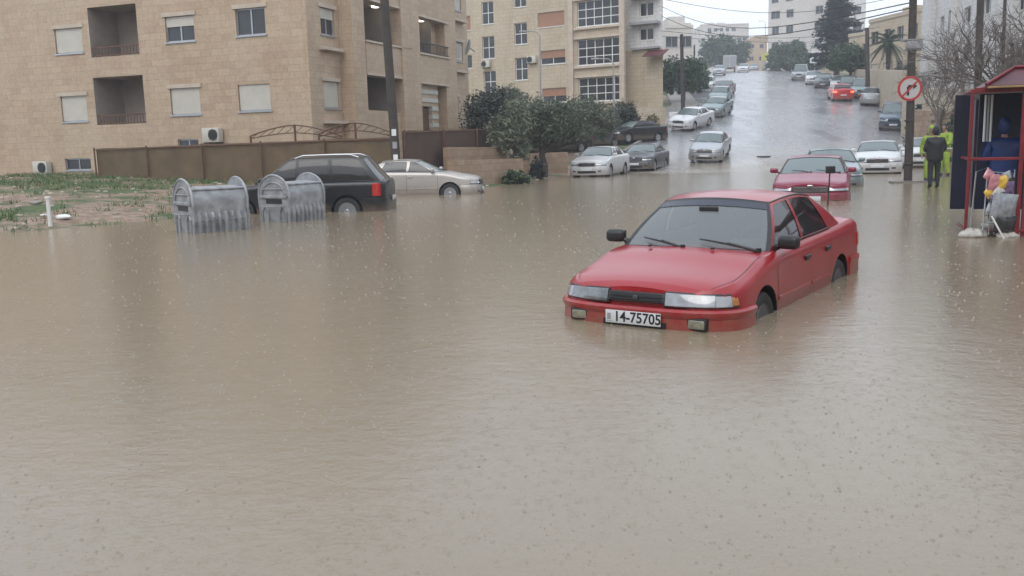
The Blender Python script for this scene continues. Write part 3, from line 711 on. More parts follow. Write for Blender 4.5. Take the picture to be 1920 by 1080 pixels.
# arched metal trusses behind the fence
def truss(label, u0, u1, vb, vt, Y):
    t = MB(); a = at(u0, vb, Y); b = at(u1, vb + (vb - vt) * .0, Y - 1); h = at(u0, vt, Y).z - a.z; N = 10; top = []; bot = []
    for i in range(N + 1): k = i / N; p = a.lerp(b, k); hh = h * (1 - abs(2 * k - 1) ** 1.6); top.append(p + Vector((0, 0, hh + .1))); bot.append(p + Vector((0, 0, hh * .55)))
    t.tube(top, .025, 6); t.tube(bot, .02, 6)
    for i in range(N): t.tube([bot[i], top[i + 1]], .012, 5)
    for p in (top[0], top[-1], top[N // 2]): t.tube([(p.x, p.y, g(p.x, p.y) - .1), p], .045, 6)
    tag(t.build('roof_truss', M_['rust']), label, 'metal truss', 'rusty arched metal trusses above the fence')
truss('left rusty arched metal truss above the olive brown fence', 470, 640, 260, 240, 35)
truss('right rusty arched metal truss above the fence near the leaning pole', 598, 738, 256, 236, 34)
# ------------------------------------------------------------------ poles
def pole(name, label, cat, p0, p1, r0, r1, m, group=None, extra=None):
    t = thing(name, label, cat, p0, 0, group); b = MB(); d = Vector(p1) - Vector(p0)
    b.tube([(0, 0, 0), d * .33 + Vector((.02, 0, 0)), d * .66, d], [r0, lerp(r0, r1, .33), lerp(r0, r1, .66), r1], 12); b.build('pole', m, t, smooth=60)
    if extra: extra(t, d)
    return t
q0 = at(744, 312, 31); q1 = at(717, -60, 30.6)
def post1(t, d):
    for k in range(4):
        z = 1.2 + .42 * k; p = d * (z / d.z); b = MB(); b.box((p.x + .03, p.y - .16, z), (.15, .012, .22), .2 * (k - 1.5)); b.build('paper_notice', M_['white' if k % 2 else 'grey'], t)
pole('utility_pole', 'leaning dark wooden pole with torn paper notices beside the black car', 'utility pole', (q0.x, q0.y, g(q0.x, q0.y) - .3), q1, .16, .14, M_['wood'], extra=post1)
q0 = at(1281, 222, 69); q1 = at(1278, 64, 68)
pole('utility_pole', 'thin dark wooden pole behind the white parked car on the left kerb', 'utility pole', (q0.x, q0.y, 1.5), q1, .16, .12, M_['wood'])
def arm(t, d):
    b = MB(); b.tube([d, d + Vector((-.3, 0, .25)), d + Vector((-1.0, 0, .3))], .04, 6); b.build('arm', M_['grey'], t); b = MB(); b.rbox(d + Vector((-1.2, 0, .28)), (.5, .2, .12), .05); b.build('lamp_head', M_['grey'], t)
for (u, vb, vt, Y, lab) in ((1151, 240, 118, 60, 'slim street lamp in front of the glazed balconies'), (1013, 200, 66, 66, 'thin street lamp beside the brown shuttered windows'), (1436, 130, 42, 200, 'far street lamp at the street crest near the yellow sign')):
    q0 = at(u, vb, Y); q1 = at(u - 1, vt, Y); pole('street_lamp', lab, 'street lamp', (q0.x, q0.y, g(q0.x, q0.y) - .1), q1, .08, .05, M_['grey'], 'slim street lamps', arm)
q0 = at(1301, 60, 118); pole('utility_pole', 'thin dark pole behind the roadside tree on the left', 'utility pole', (q0.x, q0.y, 7), at(1302, 84, 118), .14, .1, M_['wood'])
q0 = at(1628, 165, 80); q1 = at(1626, 52, 80)
pole('utility_pole', 'olive brown pole in front of the cream villas right of the conifer', 'utility pole', (q0.x, q0.y, 4), q1, .2, .16, M_['wood'])
q0 = at(1836, 160, 34); q1 = at(1840, -40, 34)
pole('utility_pole', 'thick dark pole rising above the kiosk roof among bare branches', 'utility pole', (q0.x, q0.y, 0), q1, .14, .12, M_['wood'])
q0 = at(1884, 130, 30); q1 = at(1886, -40, 30)
pole('utility_pole', 'thin grey brown pole behind the kiosk near the right edge', 'utility pole', (q0.x, q0.y, 0), q1, .06, .05, M_['wood'])
# main sign pole
q0 = onz(1702, 345, -.05); q1 = at(1714, -60, q0.y)
SP = q0.copy()
def boxlamp(t, d):
    z = at(1711, 64, SP.y).z - q0.z; p = d * (z / d.z); b = MB(); b.rbox((p.x, p.y - .16, z), (.50, .18, .26), .03); b.box((p.x, p.y, z + .16), (.56, .5, .04)); b.box((p.x, p.y, z - .15), (.52, .4, .03)); o = b.build('junction_box', M_['grey'], t)
    for zz in (1.0, 2.4): p = d * (zz / d.z); b = MB(); b.lathe([(.15, -.03), (.16, 0), (.15, .03)], (p.x, p.y, zz), 14); b.build('steel_band', M_['iron'], t)
pole('utility_pole', 'dark pole carrying the round no right turn sign and a grey box', 'utility pole', (q0.x, q0.y, -.4), q1, .135, .115, M_['wood'], extra=boxlamp)
# road sign: no right turn
sc = at(1706, 166, SP.y - .17); sg = thing('road_sign', 'round red rimmed no right turn sign fixed to the dark pole', 'road sign', sc, math.radians(0))
RX = Matrix.Rotation(PI / 2, 3, 'X')
REDS = mat('faded sign red', (.45, .04, .04), .5, var=.15, vs=6); WHS = mat('sign white', (.5, .48, .48), .5, var=.06, wear=((.4, .3, .25), 3, .62))
RS = 22.5 * SP.y / F_PX
b = MB(); b.lathe([(RS - .075, -.012), (RS, -.012), (RS, .016), (RS - .075, .016)], n=40, mat=RX, closed=True); b.build('rim', REDS, sg)
b = MB(); b.lathe([(RS - .07, -.006), (RS - .07, .010)], n=40, mat=RX); b.build('face', WHS, sg)
b = MB()
b.box((-.06, -.014, -.08), (.075, .006, .28)); b.box((.035, -.0145, .075), (.2, .006, .075)); b.add([(.11, -.017, .17), (.11, -.011, .17), (.225, -.017, .075), (.225, -.011, .075), (.11, -.017, -.02), (.11, -.011, -.02)], [(0, 2, 4), (1, 5, 3), (0, 1, 3, 2), (2, 3, 5, 4), (4, 5, 1, 0)]); b.build('arrow', M_['ink'], sg)
b = MB(); b.box((0, -.022, 0), (RS * 1.86, .006, .055), mat=Matrix.Rotation(-PI / 4, 3, 'Y')); b.build('slash', REDS, sg)
# small black box on a thin post behind the red car
q = onz(1551, 392, -.2); q = Vector((q.x, 18.5 * 1.0, 0)); q = onz(1551, 386, 0)
t = thing('marker_post', 'thin black post with a small black box behind the red car', 'post', (q.x, q.y, -.35))
zt = at(1556, 318, q.y).z + .35; b = MB(); b.tube([(0, 0, 0), (.04, 0, zt)], .018, 8); b.build('post', M_['iron'], t); b = MB(); b.rbox((.05, 0, zt), (.2, .12, .17), .025); b.build('box_head', M_['black'], t, smooth=30)
# cables across the sky
CB = mat('cable black', (.03, .03, .03), .6)
for k, (v0, v1, Y0, Y1) in enumerate([(12, 4, 68, 60), (30, 14, 68, 62), (58, 36, 68, 95), (68, 50, 68, 120), (-2, -12, 68, 62)]):
    a = at(1240, v0, Y0); b_ = at(1712, v1, Y1 if k > 1 else 27); b = MB(); pts = [a.lerp(b_, i / 14) - Vector((0, 0, 1.1 * math.sin(PI * i / 14))) for i in range(15)]
    b.tube(pts, .018, 5); tag(b.build('overhead_cable', CB), 'overhead cable strung over the street, %s of the five in the sky gap' % ('second from top', 'third from top', 'second from bottom', 'lowest', 'topmost')[k], 'cable', 'overhead cables across the sky')

# ------------------------------------------------------------------ cars
def catm(P, sub):
    out = []
    n = len(P)
    for i in range(n - 1):
        p0 = P[max(i - 1, 0)]; p1 = P[i]; p2 = P[i + 1]; p3 = P[min(i + 2, n - 1)]
        for k in range(sub):
            t = k / sub
            out.append(tuple(.5 * ((2 * b) + (c - a) * t + (2 * a - 5 * b + 4 * c - d) * t * t + (3 * b - a - 3 * c + d) * t ** 3) for a, b, c, d in zip(p0, p1, p2, p3)))
    out.append(tuple(P[-1])); return out
def smooth_interp(pts, x):
    # monotone-ish cubic
    if x <= pts[0][0]: return pts[0][1]
    if x >= pts[-1][0]: return pts[-1][1]
    for i in range(len(pts) - 1):
        if x <= pts[i + 1][0]: break
    def slope(k):
        if k == 0 or k == len(pts) - 1:
            a, b = (0, 1) if k == 0 else (-2, -1); return (pts[b][1] - pts[a][1]) / (pts[b][0] - pts[a][0])
        d0 = (pts[k][1] - pts[k - 1][1]) / (pts[k][0] - pts[k - 1][0]); d1 = (pts[k + 1][1] - pts[k][1]) / (pts[k + 1][0] - pts[k][0])
        return 0 if d0 * d1 <= 0 else 2 * d0 * d1 / (d0 + d1)
    (x0, y0), (x1, y1) = pts[i], pts[i + 1]; h = x1 - x0; t = (x - x0) / h; m0, m1 = slope(i) * h, slope(i + 1) * h
    return (2 * t ** 3 - 3 * t * t + 1) * y0 + (t ** 3 - 2 * t * t + t) * m0 + (-2 * t ** 3 + 3 * t * t) * y1 + (t ** 3 - t * t) * m1
def temp_obj(mb_, mats):
    o = mb_.build('tmp', mats); return o
def make_car(name, label, cat, pm, L=4.3, W=1.69, H=1.4, kind='sedan', detail=1, group=None, style=0, glass='cglass', sglass='cdark', rim='rim', lit=False, wr=.30):
    root = thing(name, label, cat, group=group)
    xf, xr, w2 = L / 2, -L / 2, W / 2
    ax_f, ax_r = xf - (.86 if style == 0 else .93), xr + (.93 if style == 0 else 1.0)
    D, NN, Dr, Nr = (.50, 3.2, .32, 4.0)
    hb = {0: (.69, .90), 1: (.78, 1.0), 2: (.86, 1.06)}[style]       # nose height, belt height
    zn, zb_ = hb[0], hb[1]
    if style == 0: cow, wt = xf - 1.10, xf - 1.80
    elif style == 1: cow, wt = xf - 1.22, xf - 2.05
    else: cow, wt = xf - 1.25, xf - 2.15
    if kind == 'sedan': rt, rb = xr + 1.22, xr + .62; zt_ = (.97 if style == 0 else 1.06)
    elif kind == 'hatch': rt, rb = xr + .72, xr + .20; zt_ = zb_ + .04
    else: rt, rb = xr + .60, xr + .12; zt_ = zb_ + .03
    def hw(x):
        k = w2
        if x > xf - D: k = w2 * max(0.0, 1 - min(1, (D - (xf - x)) / D) ** NN) ** (1 / NN)
        if x < xr + Dr: k = w2 * max(0.0, 1 - min(1, (Dr - (x - xr)) / Dr) ** Nr) ** (1 / Nr)
        return k
    if kind == 'sedan': zprof = [(xr, zt_ - .16), (xr + .06, zt_ - .05), (xr + .18, zt_), (rb, zt_ - .01), (rb + .5, zb_ + .04), (cow - .3, zb_), (cow + .15, zb_ - .035), (xf - .6, zn + .09), (xf - .2, zn + .02), (xf - .08, zn - .02), (xf, zn - .08)]
    else: zprof = [(xr, zt_ - .10), (xr + .06, zt_ - .02), (rb + .1, zt_), (cow - .3, zb_), (cow + .15, zb_ - .035), (xf - .6, zn + .10), (xf - .2, zn + .03), (xf - .08, zn - .02), (xf, zn - .10)]
    zs = lambda x: smooth_interp(zprof, x)
    doors = [cow - .10, cow - 1.12, cow - 1.92] if kind != 'suv' else [cow - .12, cow - 1.12, cow - 2.0]
    if doors[2] < ax_r + .40: doors[2] = ax_r + .40
    cab0, cab1 = rb + .12, cow - .22
    st = .10 if detail > 1 else .18
    X = set(doors) | {cab0, cab0 + .02, cab1, cab1 + .02, cow + .06}
    x = xr + .35
    while x < xf - .5: X.add(x); x += st
    X |= {xr + d for d in (.03, .06, .11, .18, .26)} | {xf - d for d in (.035, .06, .10, .16, .24, .32, .42)}
    X = sorted(X); X2 = [X[0]]
    for x in X[1:]:
        if x - X2[-1] > .012: X2.append(x)
    X = X2
    SUB = 4 if detail > 1 else 2
    def ring(x):
        w_ = hw(x); z1 = zs(x); e = max(0, 1 - (xf - x) / .35) + max(0, 1 - (x - xr) / .35); z0 = .19 + .05 * e; h = z1 - z0
        cr = .035 + (.02 if x > cow else .0) + (.015 if x < rb else 0)
        incab = cab0 + .01 < x < cab1 + .01
        P = [(0, z0), (w_ * .8, z0), (w_ * .95, z0 + .03), (w_ * .985, z0 + h * .22), (w_, z0 + h * .5), (w_ * .993, z0 + h * .74), (w_ - .022 * w_ / w2, z1 - .06), (w_ - .085 * w_ / w2, z1)]
        P = catm(P, SUB); k = w_ / w2
        if incab: P += [(w_ - .15, z1 - .03), (w_ - .18, z1 - .30), (w_ * .5, z1 - .32), (0, z1 - .32)]
        else:
            ye = w_ - .085 * k
            P += [(ye * q, z1 + cr * (1 - q ** 2)) for q in (.82, .6, .3, 0)]
        return P
    b = MB(); R = [ring(x) for x in X]; n = len(R[0])
    for x, P in zip(X, R):
        for y, z in P: b.v.append((x, y, z))
        for y, z in P[1:-1]: b.v.append((x, -y, z))
    tot = 2 * n - 2
    def idx(i, k, s): 
        if s > 0 or k in (0, n - 1): return i * tot + k
        return i * tot + n + k - 1
    for i in range(len(X) - 1):
        for s in (1, -1):
            for k in range(n - 1):
                q = (idx(i, k, s), idx(i + 1, k, s), idx(i + 1, k + 1, s), idx(i, k + 1, s)); b.f.append(q if s < 0 else q[::-1]); b.m.append(0)
    for i in (0, len(X) - 1):
        q = [idx(i, k, 1) for k in range(n)] + [idx(i, k, -1) for k in range(n - 2, 0, -1)]; b.f.append(tuple(q) if i == 0 else tuple(reversed(q))); b.m.append(0)
    body = b.build('body', [pm, M_['black'], M_['int']], root)
    # wheel arches: real cut-outs
    RA = wr + .055; cz = wr + .01
    cb = MB()
    for ax in (ax_f, ax_r):
        for s in (1, -1):
            cb.lathe([(RA, -.16), (RA, .2)], (ax, s * (w2 - .05), cz), 28 if detail > 1 else 18, mat=Matrix.Rotation(PI / 2, 3, 'X'))
    cu = cb.build('cut', [M_['black']]); md = body.modifiers.new('b', 'BOOLEAN'); md.operation = 'DIFFERENCE'; md.solver = 'EXACT'; md.object = cu
    me = mesh_of(body); body.modifiers.clear(); old = body.data; body.data = me; bpy.data.meshes.remove(old); bpy.data.objects.remove(cu)
    me.materials.clear()
    for m in (pm, M_['black'], M_['int']): me.materials.append(m)
    bm = bmesh.new(); bm.from_mesh(me)
    dsel = {0: [], 1: [], 2: [], 3: [], 4: [], 5: []}
    for f in bm.faces:
        c = f.calc_center_median(); f.material_index = 0
        for ax in (ax_f, ax_r):
            if all(math.hypot(v.co.x - ax, v.co.z - cz) < RA + .004 for v in f.verts) and abs(c.y) > w2 - .4: f.material_index = 1
        if cab0 - .0 < c.x < cab1 + .02 and abs(c.y) < hw(c.x) - .10 and c.z > zs(c.x) - .36: f.material_index = 2
        if f.material_index == 0 and detail > 0:
            h = (c.z - .2) / (zs(c.x) - .2)
            if doors[1] < c.x < doors[0] and .14 < h and abs(c.y) > w2 * .9: dsel[0 if c.y > 0 else 1].append(f)
            elif doors[2] < c.x < doors[1] and .14 < h and abs(c.y) > w2 * .9: dsel[2 if c.y > 0 else 3].append(f)
            elif cow + .06 < c.x < xf - .10 and abs(c.y) < hw(c.x) - .08 and c.z > zs(c.x) - .01: dsel[4].append(f)
            elif kind == 'sedan' and xr + .05 < c.x < rb - .05 and abs(c.y) < hw(c.x) - .08 and c.z > zs(c.x) - .01: dsel[5].append(f)
    names = ['door', 'door', 'door', 'door', 'bonnet', 'boot_lid']
    for k, fs in dsel.items():
        if not fs: continue
        fsk = set(fs); b2 = bm.copy(); b2.faces.ensure_lookup_table(); keep = {f.index for f in fs}
        bm.faces.index_update()
        keep = {f.index for f in fs}; bmesh.ops.delete(b2, geom=[f for f in b2.faces if f.index not in keep], context='FACES')
        m2 = bpy.data.meshes.new(names[k]); b2.to_mesh(m2); b2.free()
        for m in (pm, M_['black'], M_['int']): m2.materials.append(m)
        for p in m2.polygons: p.use_smooth = True
        m2.set_sharp_from_angle(angle=math.radians(38))
        o = bpy.data.objects.new(names[k], m2); C.objects.link(o); o.parent = root
        dsel[k] = (o, fs)
    allf = [f for v in dsel.values() if isinstance(v, tuple) for f in v[1]]
    bmesh.ops.delete(bm, geom=allf, context='FACES'); bm.to_mesh(me); bm.free()
    for p in me.polygons: p.use_smooth = True
    me.set_sharp_from_angle(angle=math.radians(38))
    door_of = {k: v[0] for k, v in dsel.items() if isinstance(v, tuple)}
    # surface point on the flank (side s) at x and height z
    def flank(x, z, s, off=.0):
        P = ring(x)[:7 * SUB + 1]
        for (y0, a), (y1, c) in zip(P[SUB:], P[SUB + 1:]):
            if a <= z <= c: return Vector((x, s * (lerp(y0, y1, (z - a) / max(c - a, 1e-6)) + off), z))
        return Vector((x, s * (P[-1][0] + off), z))
    if detail > 0:
        gm = MB(); zlo = .2 + (zb_ - .2) * .15
        for s in (1, -1):
            for dx in doors:
                zz = [lerp(zlo, zs(dx) - .03, i / 12) for i in range(13)]
                for a, c in zip(zz, zz[1:]): 
                    p, q = flank(dx, a, s, .0015), flank(dx, c, s, .0015); gm.add([p - Vector((.004, 0, 0)), p + Vector((.004, 0, 0)), q + Vector((.004, 0, 0)), q - Vector((.004, 0, 0))], [(0, 1, 2, 3)])
            xx = [lerp(doors[2], doors[0], i / 16) for i in range(17)]
            for a, c in zip(xx, xx[1:]): p, q = flank(a, zlo, s, .0015), flank(c, zlo, s, .0015); gm.add([p, q, q + Vector((0, 0, .007)), p + Vector((0, 0, .007))], [(0, 1, 2, 3)])
            # bonnet edge
            xx = [lerp(cow + .1, xf - .14, i / 14) for i in range(15)]; pr = []
            for x_ in xx: k = hw(x_) / w2; pr.append(Vector((x_, s * (hw(x_) - .10 * k - (.01 if x_ < xf - .3 else .03)), zs(x_) + .006 + (.0035))))
            for a, c in zip(pr, pr[1:]): gm.add([a, c, c + Vector((0, s * .006, 0)), a + Vector((0, s * .006, 0))], [(0, 1, 2, 3)])
        gm.build('panel_gap', M_['black'], root, fixn=False)
        if detail > 1:
            rs = MB()
            for s in (1, -1):
                for x0_, x1_ in ((doors[2] + .02, doors[1] - .02), (doors[1] + .02, doors[0] - .02), (ax_f + .42, doors[0] + .0)):
                    if x1_ - x0_ < .05: continue
                    xx = [lerp(x0_, x1_, i / 8) for i in range(9)]; rs.sweep([(flank(x_, .47, s), Vector((0, s, 0))) for x_ in xx], [(-.002, .455), (.014, .46), (.014, .49), (-.002, .495)])
            rs.build('rub_strip', pm, root, smooth=30)
    # ---- greenhouse
    if kind == 'sedan': cols = [(cow - .13, wt), (cow - .20, wt - .06), (doors[1] + .035, doors[1] + .10 if style else doors[1] + .07), (doors[1] - .035, doors[1] + .0), (rb + .52, rt + .14), (rb + .05, rt + .0)]
    elif kind == 'hatch': cols = [(cow - .13, wt), (cow - .22, wt - .07), (doors[1] + .035, doors[1] + .05), (doors[1] - .035, doors[1] - .02), (rb + .42, rt + .22), (rb + .02, rt)]
    else: cols = [(cow - .13, wt), (cow - .20, wt - .07), (doors[1] + .035, doors[1] + .02), (doors[1] - .035, doors[1] - .05), (doors[2] + .0, doors[2] + .05), (doors[2] - .09, doors[2] - .04), (rb + .20, rt + .12), (rb + .02, rt)]
    win = [1, 3] if kind != 'suv' else [1, 3, 5]
    yt_ = w2 - (.27 if style == 0 else .25 if style == 1 else .22)
    rz = lambda x: smooth_interp([(rt - .02, H - (.10 if kind != 'suv' else .09)), (rt + .35, H - .06 if kind != 'suv' else H - .05), ((rt + wt) / 2, H - .045), (wt - .3, H - .055), (wt + .02, H - .09)], x)
    def side(xb, xt, v, s):
        yb = hw(xb) - .095; yt = yt_ - .03 * abs((xt - (rt + wt) / 2) / ((wt - rt) / 2)) ** 3
        y = lerp(yb, yt, v) + .028 * math.sin(PI * v); z = lerp(zs(xb) - .012, rz(xt), v)
        return Vector((lerp(xb, xt, v) + .02 * math.sin(PI * v), s * y, z))
    fr = MB(); nv = 4 if detail > 1 else 2
    rows = [0, .07, .92, 1]; glasses = []
    for s in (1, -1):
        for i in range(len(cols) - 1):
            for j in range(3):
                def fn(u, v, i=i, j=j, s=s): return side(lerp(cols[i][0], cols[i + 1][0], u), lerp(cols[i][1], cols[i + 1][1], u), lerp(rows[j], rows[j + 1], v), s)
                if i in win and j == 1: glasses.append((s, fn))
                else: fr.grid(fn, 4, nv if j == 1 else 1, flip=(s > 0))
    def cross(a, v, w_, front=True):
        # windscreen / rear window surface
        c = cols[0] if front else cols[-1]; E_ = side(c[0], c[1], v, 1); sg_ = 1 if front else -1
        bow = lerp(.15, .07, v) if front else lerp(.10, .05, v)
        return Vector((E_.x + sg_ * bow * (1 - w_ * w_), E_.y * w_, E_.z + lerp(.02 if front else .03, .045, v) * (1 - w_ * w_)))
    wc = [-1, -.945, .945, 1]; wr_ = [0, .05, .95, 1]
    scr = {}
    for front in (True, False):
        seal = MB()
        for i in range(3):
            for j in range(3):
                fn = lambda u, v, i=i, j=j: cross(0, lerp(wr_[j], wr_[j + 1], v), lerp(wc[i], wc[i + 1], u), front)
                if i == 1 and j == 1: gg = MB(); gg.grid(lambda u, v: fn(u, v) + Vector((-.004 if front else .004, 0, -.003)), 14, 6); scr[front] = gg
                else: seal.grid(fn, 14 if i == 1 else 1, 6 if j == 1 else 1)
        go = scr[front].build('windscreen' if front else 'rear_window', M_[glass if front else sglass], root, smooth=180)
        seal.build('window_seal', M_['black'], go, smooth=60, weld=True)
    def roof(u, v):
        xt = lerp(wt, rt, v); w_ = 2 * u - 1; T = side(xt, xt, 1, 1); bow = lerp(.07, -.05, v)
        return Vector((xt + bow * (1 - w_ * w_), T.y * w_, T.z + .045 * (1 - w_ * w_)))
    fr.grid(roof, 14, 10)
    fr.build('roof', pm, root, smooth=32, weld=True)
    for s, fn in glasses:
        q = MB(); q.grid(lambda u, v: fn(u, v) - Vector((0, s * .006, 0)), 4, 4); q.build('side_window', M_[sglass], root, smooth=180)
    if detail > 1:
        sl_ = MB()
        for s in (1, -1):
            pts = [side(lerp(cols[1][0], cols[-2][0], i / 12), lerp(cols[1][0], cols[-2][0], i / 12), 0, s) + Vector((0, s * .014, .022)) for i in range(13)]; sl_.tube(pts, .009, 6)
            gp = [side(lerp(cols[0][1], cols[-1][1], i / 12), lerp(cols[0][1], cols[-1][1], i / 12), 1, s) + Vector((0, s * .004, -.004)) for i in range(13)]; sl_.tube(gp, .008, 6)
        sl_.build('window_moulding', M_['black'], root, smooth=60)
    # ---- plan curves for bumpers and lamps
    def nose(t, off=0, rear=False):
        DD, N_ = (Dr, Nr) if rear else (D, NN); s = 1 if t >= 0 else -1; a = min(abs(t), 1)
        y = w2 * math.sin(PI / 2 * a) ** (2 / N_); dx = DD * (1 - max(math.cos(PI / 2 * a), 0) ** (2 / N_))
        if abs(t) > 1: dx = DD + (abs(t) - 1) * .5
        p = Vector((xf - dx, s * y, 0)) if not rear else Vector((xr + dx, s * y, 0)); return p
    def npath(t0, t1, n_, rear=False):
        out = []
        for i in range(n_ + 1):
            t = lerp(t0, t1, i / n_); a, c = nose(t - .01, 0, rear), nose(t + .01, 0, rear); d = (c - a).normalized(); nn = Vector((d.y, -d.x, 0)); p = nose(t, 0, rear)
            if nn.dot(p - Vector((0, 0, 0))) < 0: nn = -nn
            out.append((p, nn))
        return out
    te = 1 + (xf - D - (ax_f + RA + .0)) / .5; ter = 1 + ((ax_r - RA) - (xr + Dr)) / .5
    nseg = 40 if detail > 1 else 16
    if style == 0:
        bp = [(-.03, .19), (.008, .19), (.03, .24), (.036, .36), (.03, .45), (.048, .475), (.05, .51), (.03, .53), (-.03, .533)]
        zl0, zl1 = .55, .662
    elif style == 1:
        bp = [(-.03, .18), (.01, .18), (.03, .24), (.03, .40), (.03, .5), (.012, .56), (-.03, .56)]; zl0, zl1 = .61, .73
    else:
        bp = [(-.03, .24), (.01, .24), (.04, .32), (.045, .5), (.03, .6), (-.03, .61)]; zl0, zl1 = .65, .80
    q = MB(); q.sweep(npath(-te, te, nseg), bp); q.build('front_bumper', pm, root, smooth=35)
    bpr = [(a if a < 0 else a * .5, z + (.06 if kind != 'sedan' else .04)) for a, z in bp]
    q = MB(); q.sweep(npath(-ter, ter, nseg, True), bpr); q.build('rear_bumper', pm, root, smooth=35)
    def band(t0, t1, z0, z1, mt, nm, n_=8, off=.014, rear=False, par=None, top=0):
        q = MB(); q.sweep(npath(t0, t1, n_, rear), [(-.05, z0), (off - .006, z0), (off, z0 + .008), (off - .004 - top, z1 - .008), (off - .012 - top, z1), (-.05, z1)])
        if not rear and style == 0:
            for i_, (vx, vy, vz) in enumerate(q.v):
                tt = min(1, abs(vy) / w2); k_ = max(0, (tt - .35)) * .022
                if vz > (z0 + z1) / 2: q.v[i_] = (vx, vy, vz - k_)
        return q.build(nm, mt, par or root, smooth=35)
    for s in (1, -1):
        if style == 0:
            h = band(s * .105, s * .50, zl0, zl1, M_['flute'], 'headlight', 12, .012, top=.02)
            band(s * .505, s * .70, zl0, zl1 - .006, M_['lens'], 'side_lamp', 6, .012, par=h, top=.02); band(s * .705, s * .80, zl0 + .006, zl1 - .012, M_['amber'], 'indicator', 5, .012, par=h, top=.02)
            band(s * .098, s * .812, zl0 - .012, zl1 + .01, M_['black'], 'lamp_housing', 16, .004, par=h, top=.02)
            q = MB(); p = nose(s * .30); q.rbox((p.x + .012, s * .555 * w2 / .845 , .415), (.07, .15, .08), .015); q.build('fog_lamp', M_['fog'], root, smooth=30)
            q = MB(); q.rbox((p.x + .006, s * .555 * w2 / .845, .415), (.07, .18, .105), .012); q.build('fog_lamp_recess', M_['black'], root, smooth=30)
        elif style == 1: 
            h = band(s * .20, s * .78, zl0, zl1, M_['lens'], 'headlight', 10, .016, top=.04); band(s * .19, s * .80, zl0 - .015, zl1 + .012, M_['black'], 'lamp_housing', 10, .006, par=h, top=.04)
            band(s * .28, s * .42, .32, .39, M_['black'], 'fog_lamp', 4, .034)
        else: h = band(s * .16, s * .75, zl0, zl1, M_['lens'], 'headlight', 10, .014, top=.03)
        rz0 = zt_ - .30; 
        if kind == 'sedan': band(s * .30, s * .98, rz0, rz0 + .15, M_['litred' if lit else 'redlens'], 'tail_lamp', 8, .012, True)
        elif kind == 'hatch': band(s * .55, s * 1.05, zb_ - .28, zb_ - .02, M_['litred' if lit else 'redlens'], 'tail_lamp', 8, .014, True)
        else: band(s * .80, s * 1.04, zb_ - .34, zb_ - .03, M_['litred' if lit else 'redlens'], 'tail_lamp', 8, .016, True)
    if style == 0:
        gr = band(-.098, .098, zl0 + .015, zl1 - .012, M_['black'], 'grille', 16, .006, top=.02); q = MB()
        for k in range(3): z = zl0 + .035 + .026 * k; q.sweep(npath(-.09, .09, 12), [(.006, z), (.014, z), (.014, z + .006), (.006, z + .006)])
        q.build('slat', M_['black'], gr); q = MB(); q.rbox((xf + .004, 0, (zl0 + zl1) / 2), (.02, .05, .035), .008); q.build('badge', M_['darkrim'], gr)
        q = MB(); q.sweep(npath(-.12, .12, 12), [(.0, .33), (.036, .33), (.037, .41), (.0, .41)]); q.build('air_intake', M_['black'], root)
    elif style == 1:
        gr = band(-.17, .17, .57, .72, M_['black'], 'grille', 14, .028, top=.02); q = MB()
        for k in range(4): z = .585 + .032 * k; q.sweep(npath(-.16, .16, 10), [(.02, z), (.036, z), (.036, z + .009), (.02, z + .009)])
        q.build('slat', M_['chrome'], gr); q = MB(); q.rbox((xf + .03, 0, .735), (.02, .13, .05), .01); q.build('badge', M_['chrome'], gr)
        q = MB(); q.sweep(npath(-.2, .2, 10), [(.0, .26), (.036, .26), (.036, .36), (.0, .36)]); q.build('air_intake', M_['black'], root)
    else: band(-.14, .14, .66, .79, M_['black'], 'grille', 14, .02); q = MB(); q.sweep(npath(-.25, .25, 10), [(.0, .34), (.05, .34), (.05, .44), (.0, .44)]); q.build('air_intake', M_['black'], root)
    # plates
    pz = .445 if style == 0 else .44
    pt_ = MB(); pt_.rbox((xf + .056, 0, pz - .01), (.012, .52, .112), .004); fp = pt_.build('number_plate', M_['plate'], root, smooth=30)
    pt_ = MB(); pt_.rbox((xr - .05, 0, pz + (.12 if kind == 'sedan' else .2)), (.012, .52, .112), .004); pt_.build('number_plate', M_['plate'], root, smooth=30)
    # ---- wheels
    for ax in (ax_f, ax_r):
        for s in (1, -1):
            c = (ax, s * (w2 - .115), cz - .01); R_ = Matrix.Rotation(-s * PI / 2, 3, 'X'); n_ = 28 if detail > 1 else 16
            q = MB(); q.lathe([(wr * .62, -.095), (wr * .93, -.1), (wr, -.075), (wr, .075), (wr * .93, .1), (wr * .80, .104), (wr * .64, .09), (wr * .60, .06)], c, n_, mat=R_, closed=True); wo_ = q.build('wheel', M_['rubber'], root, smooth=40)
            q = MB(); q.lathe([(wr * .66, .085), (wr * .64, .095), (wr * .58, .085), (wr * .54, .03)], c, n_, mat=R_, closed=False); 
            for k in range(6):
                a = 2 * PI * k / 6; m3 = R_ @ Matrix.Rotation(a, 3, 'Z'); q.box(Vector(c) + m3 @ Vector((wr * .34, 0, .066)), (wr * .56, wr * .17, .03), mat=m3)
            q.lathe([(.05, .05), (.06, .085), (.03, .095)], c, 12, mat=R_); q.build('rim', M_[rim], wo_, smooth=35)
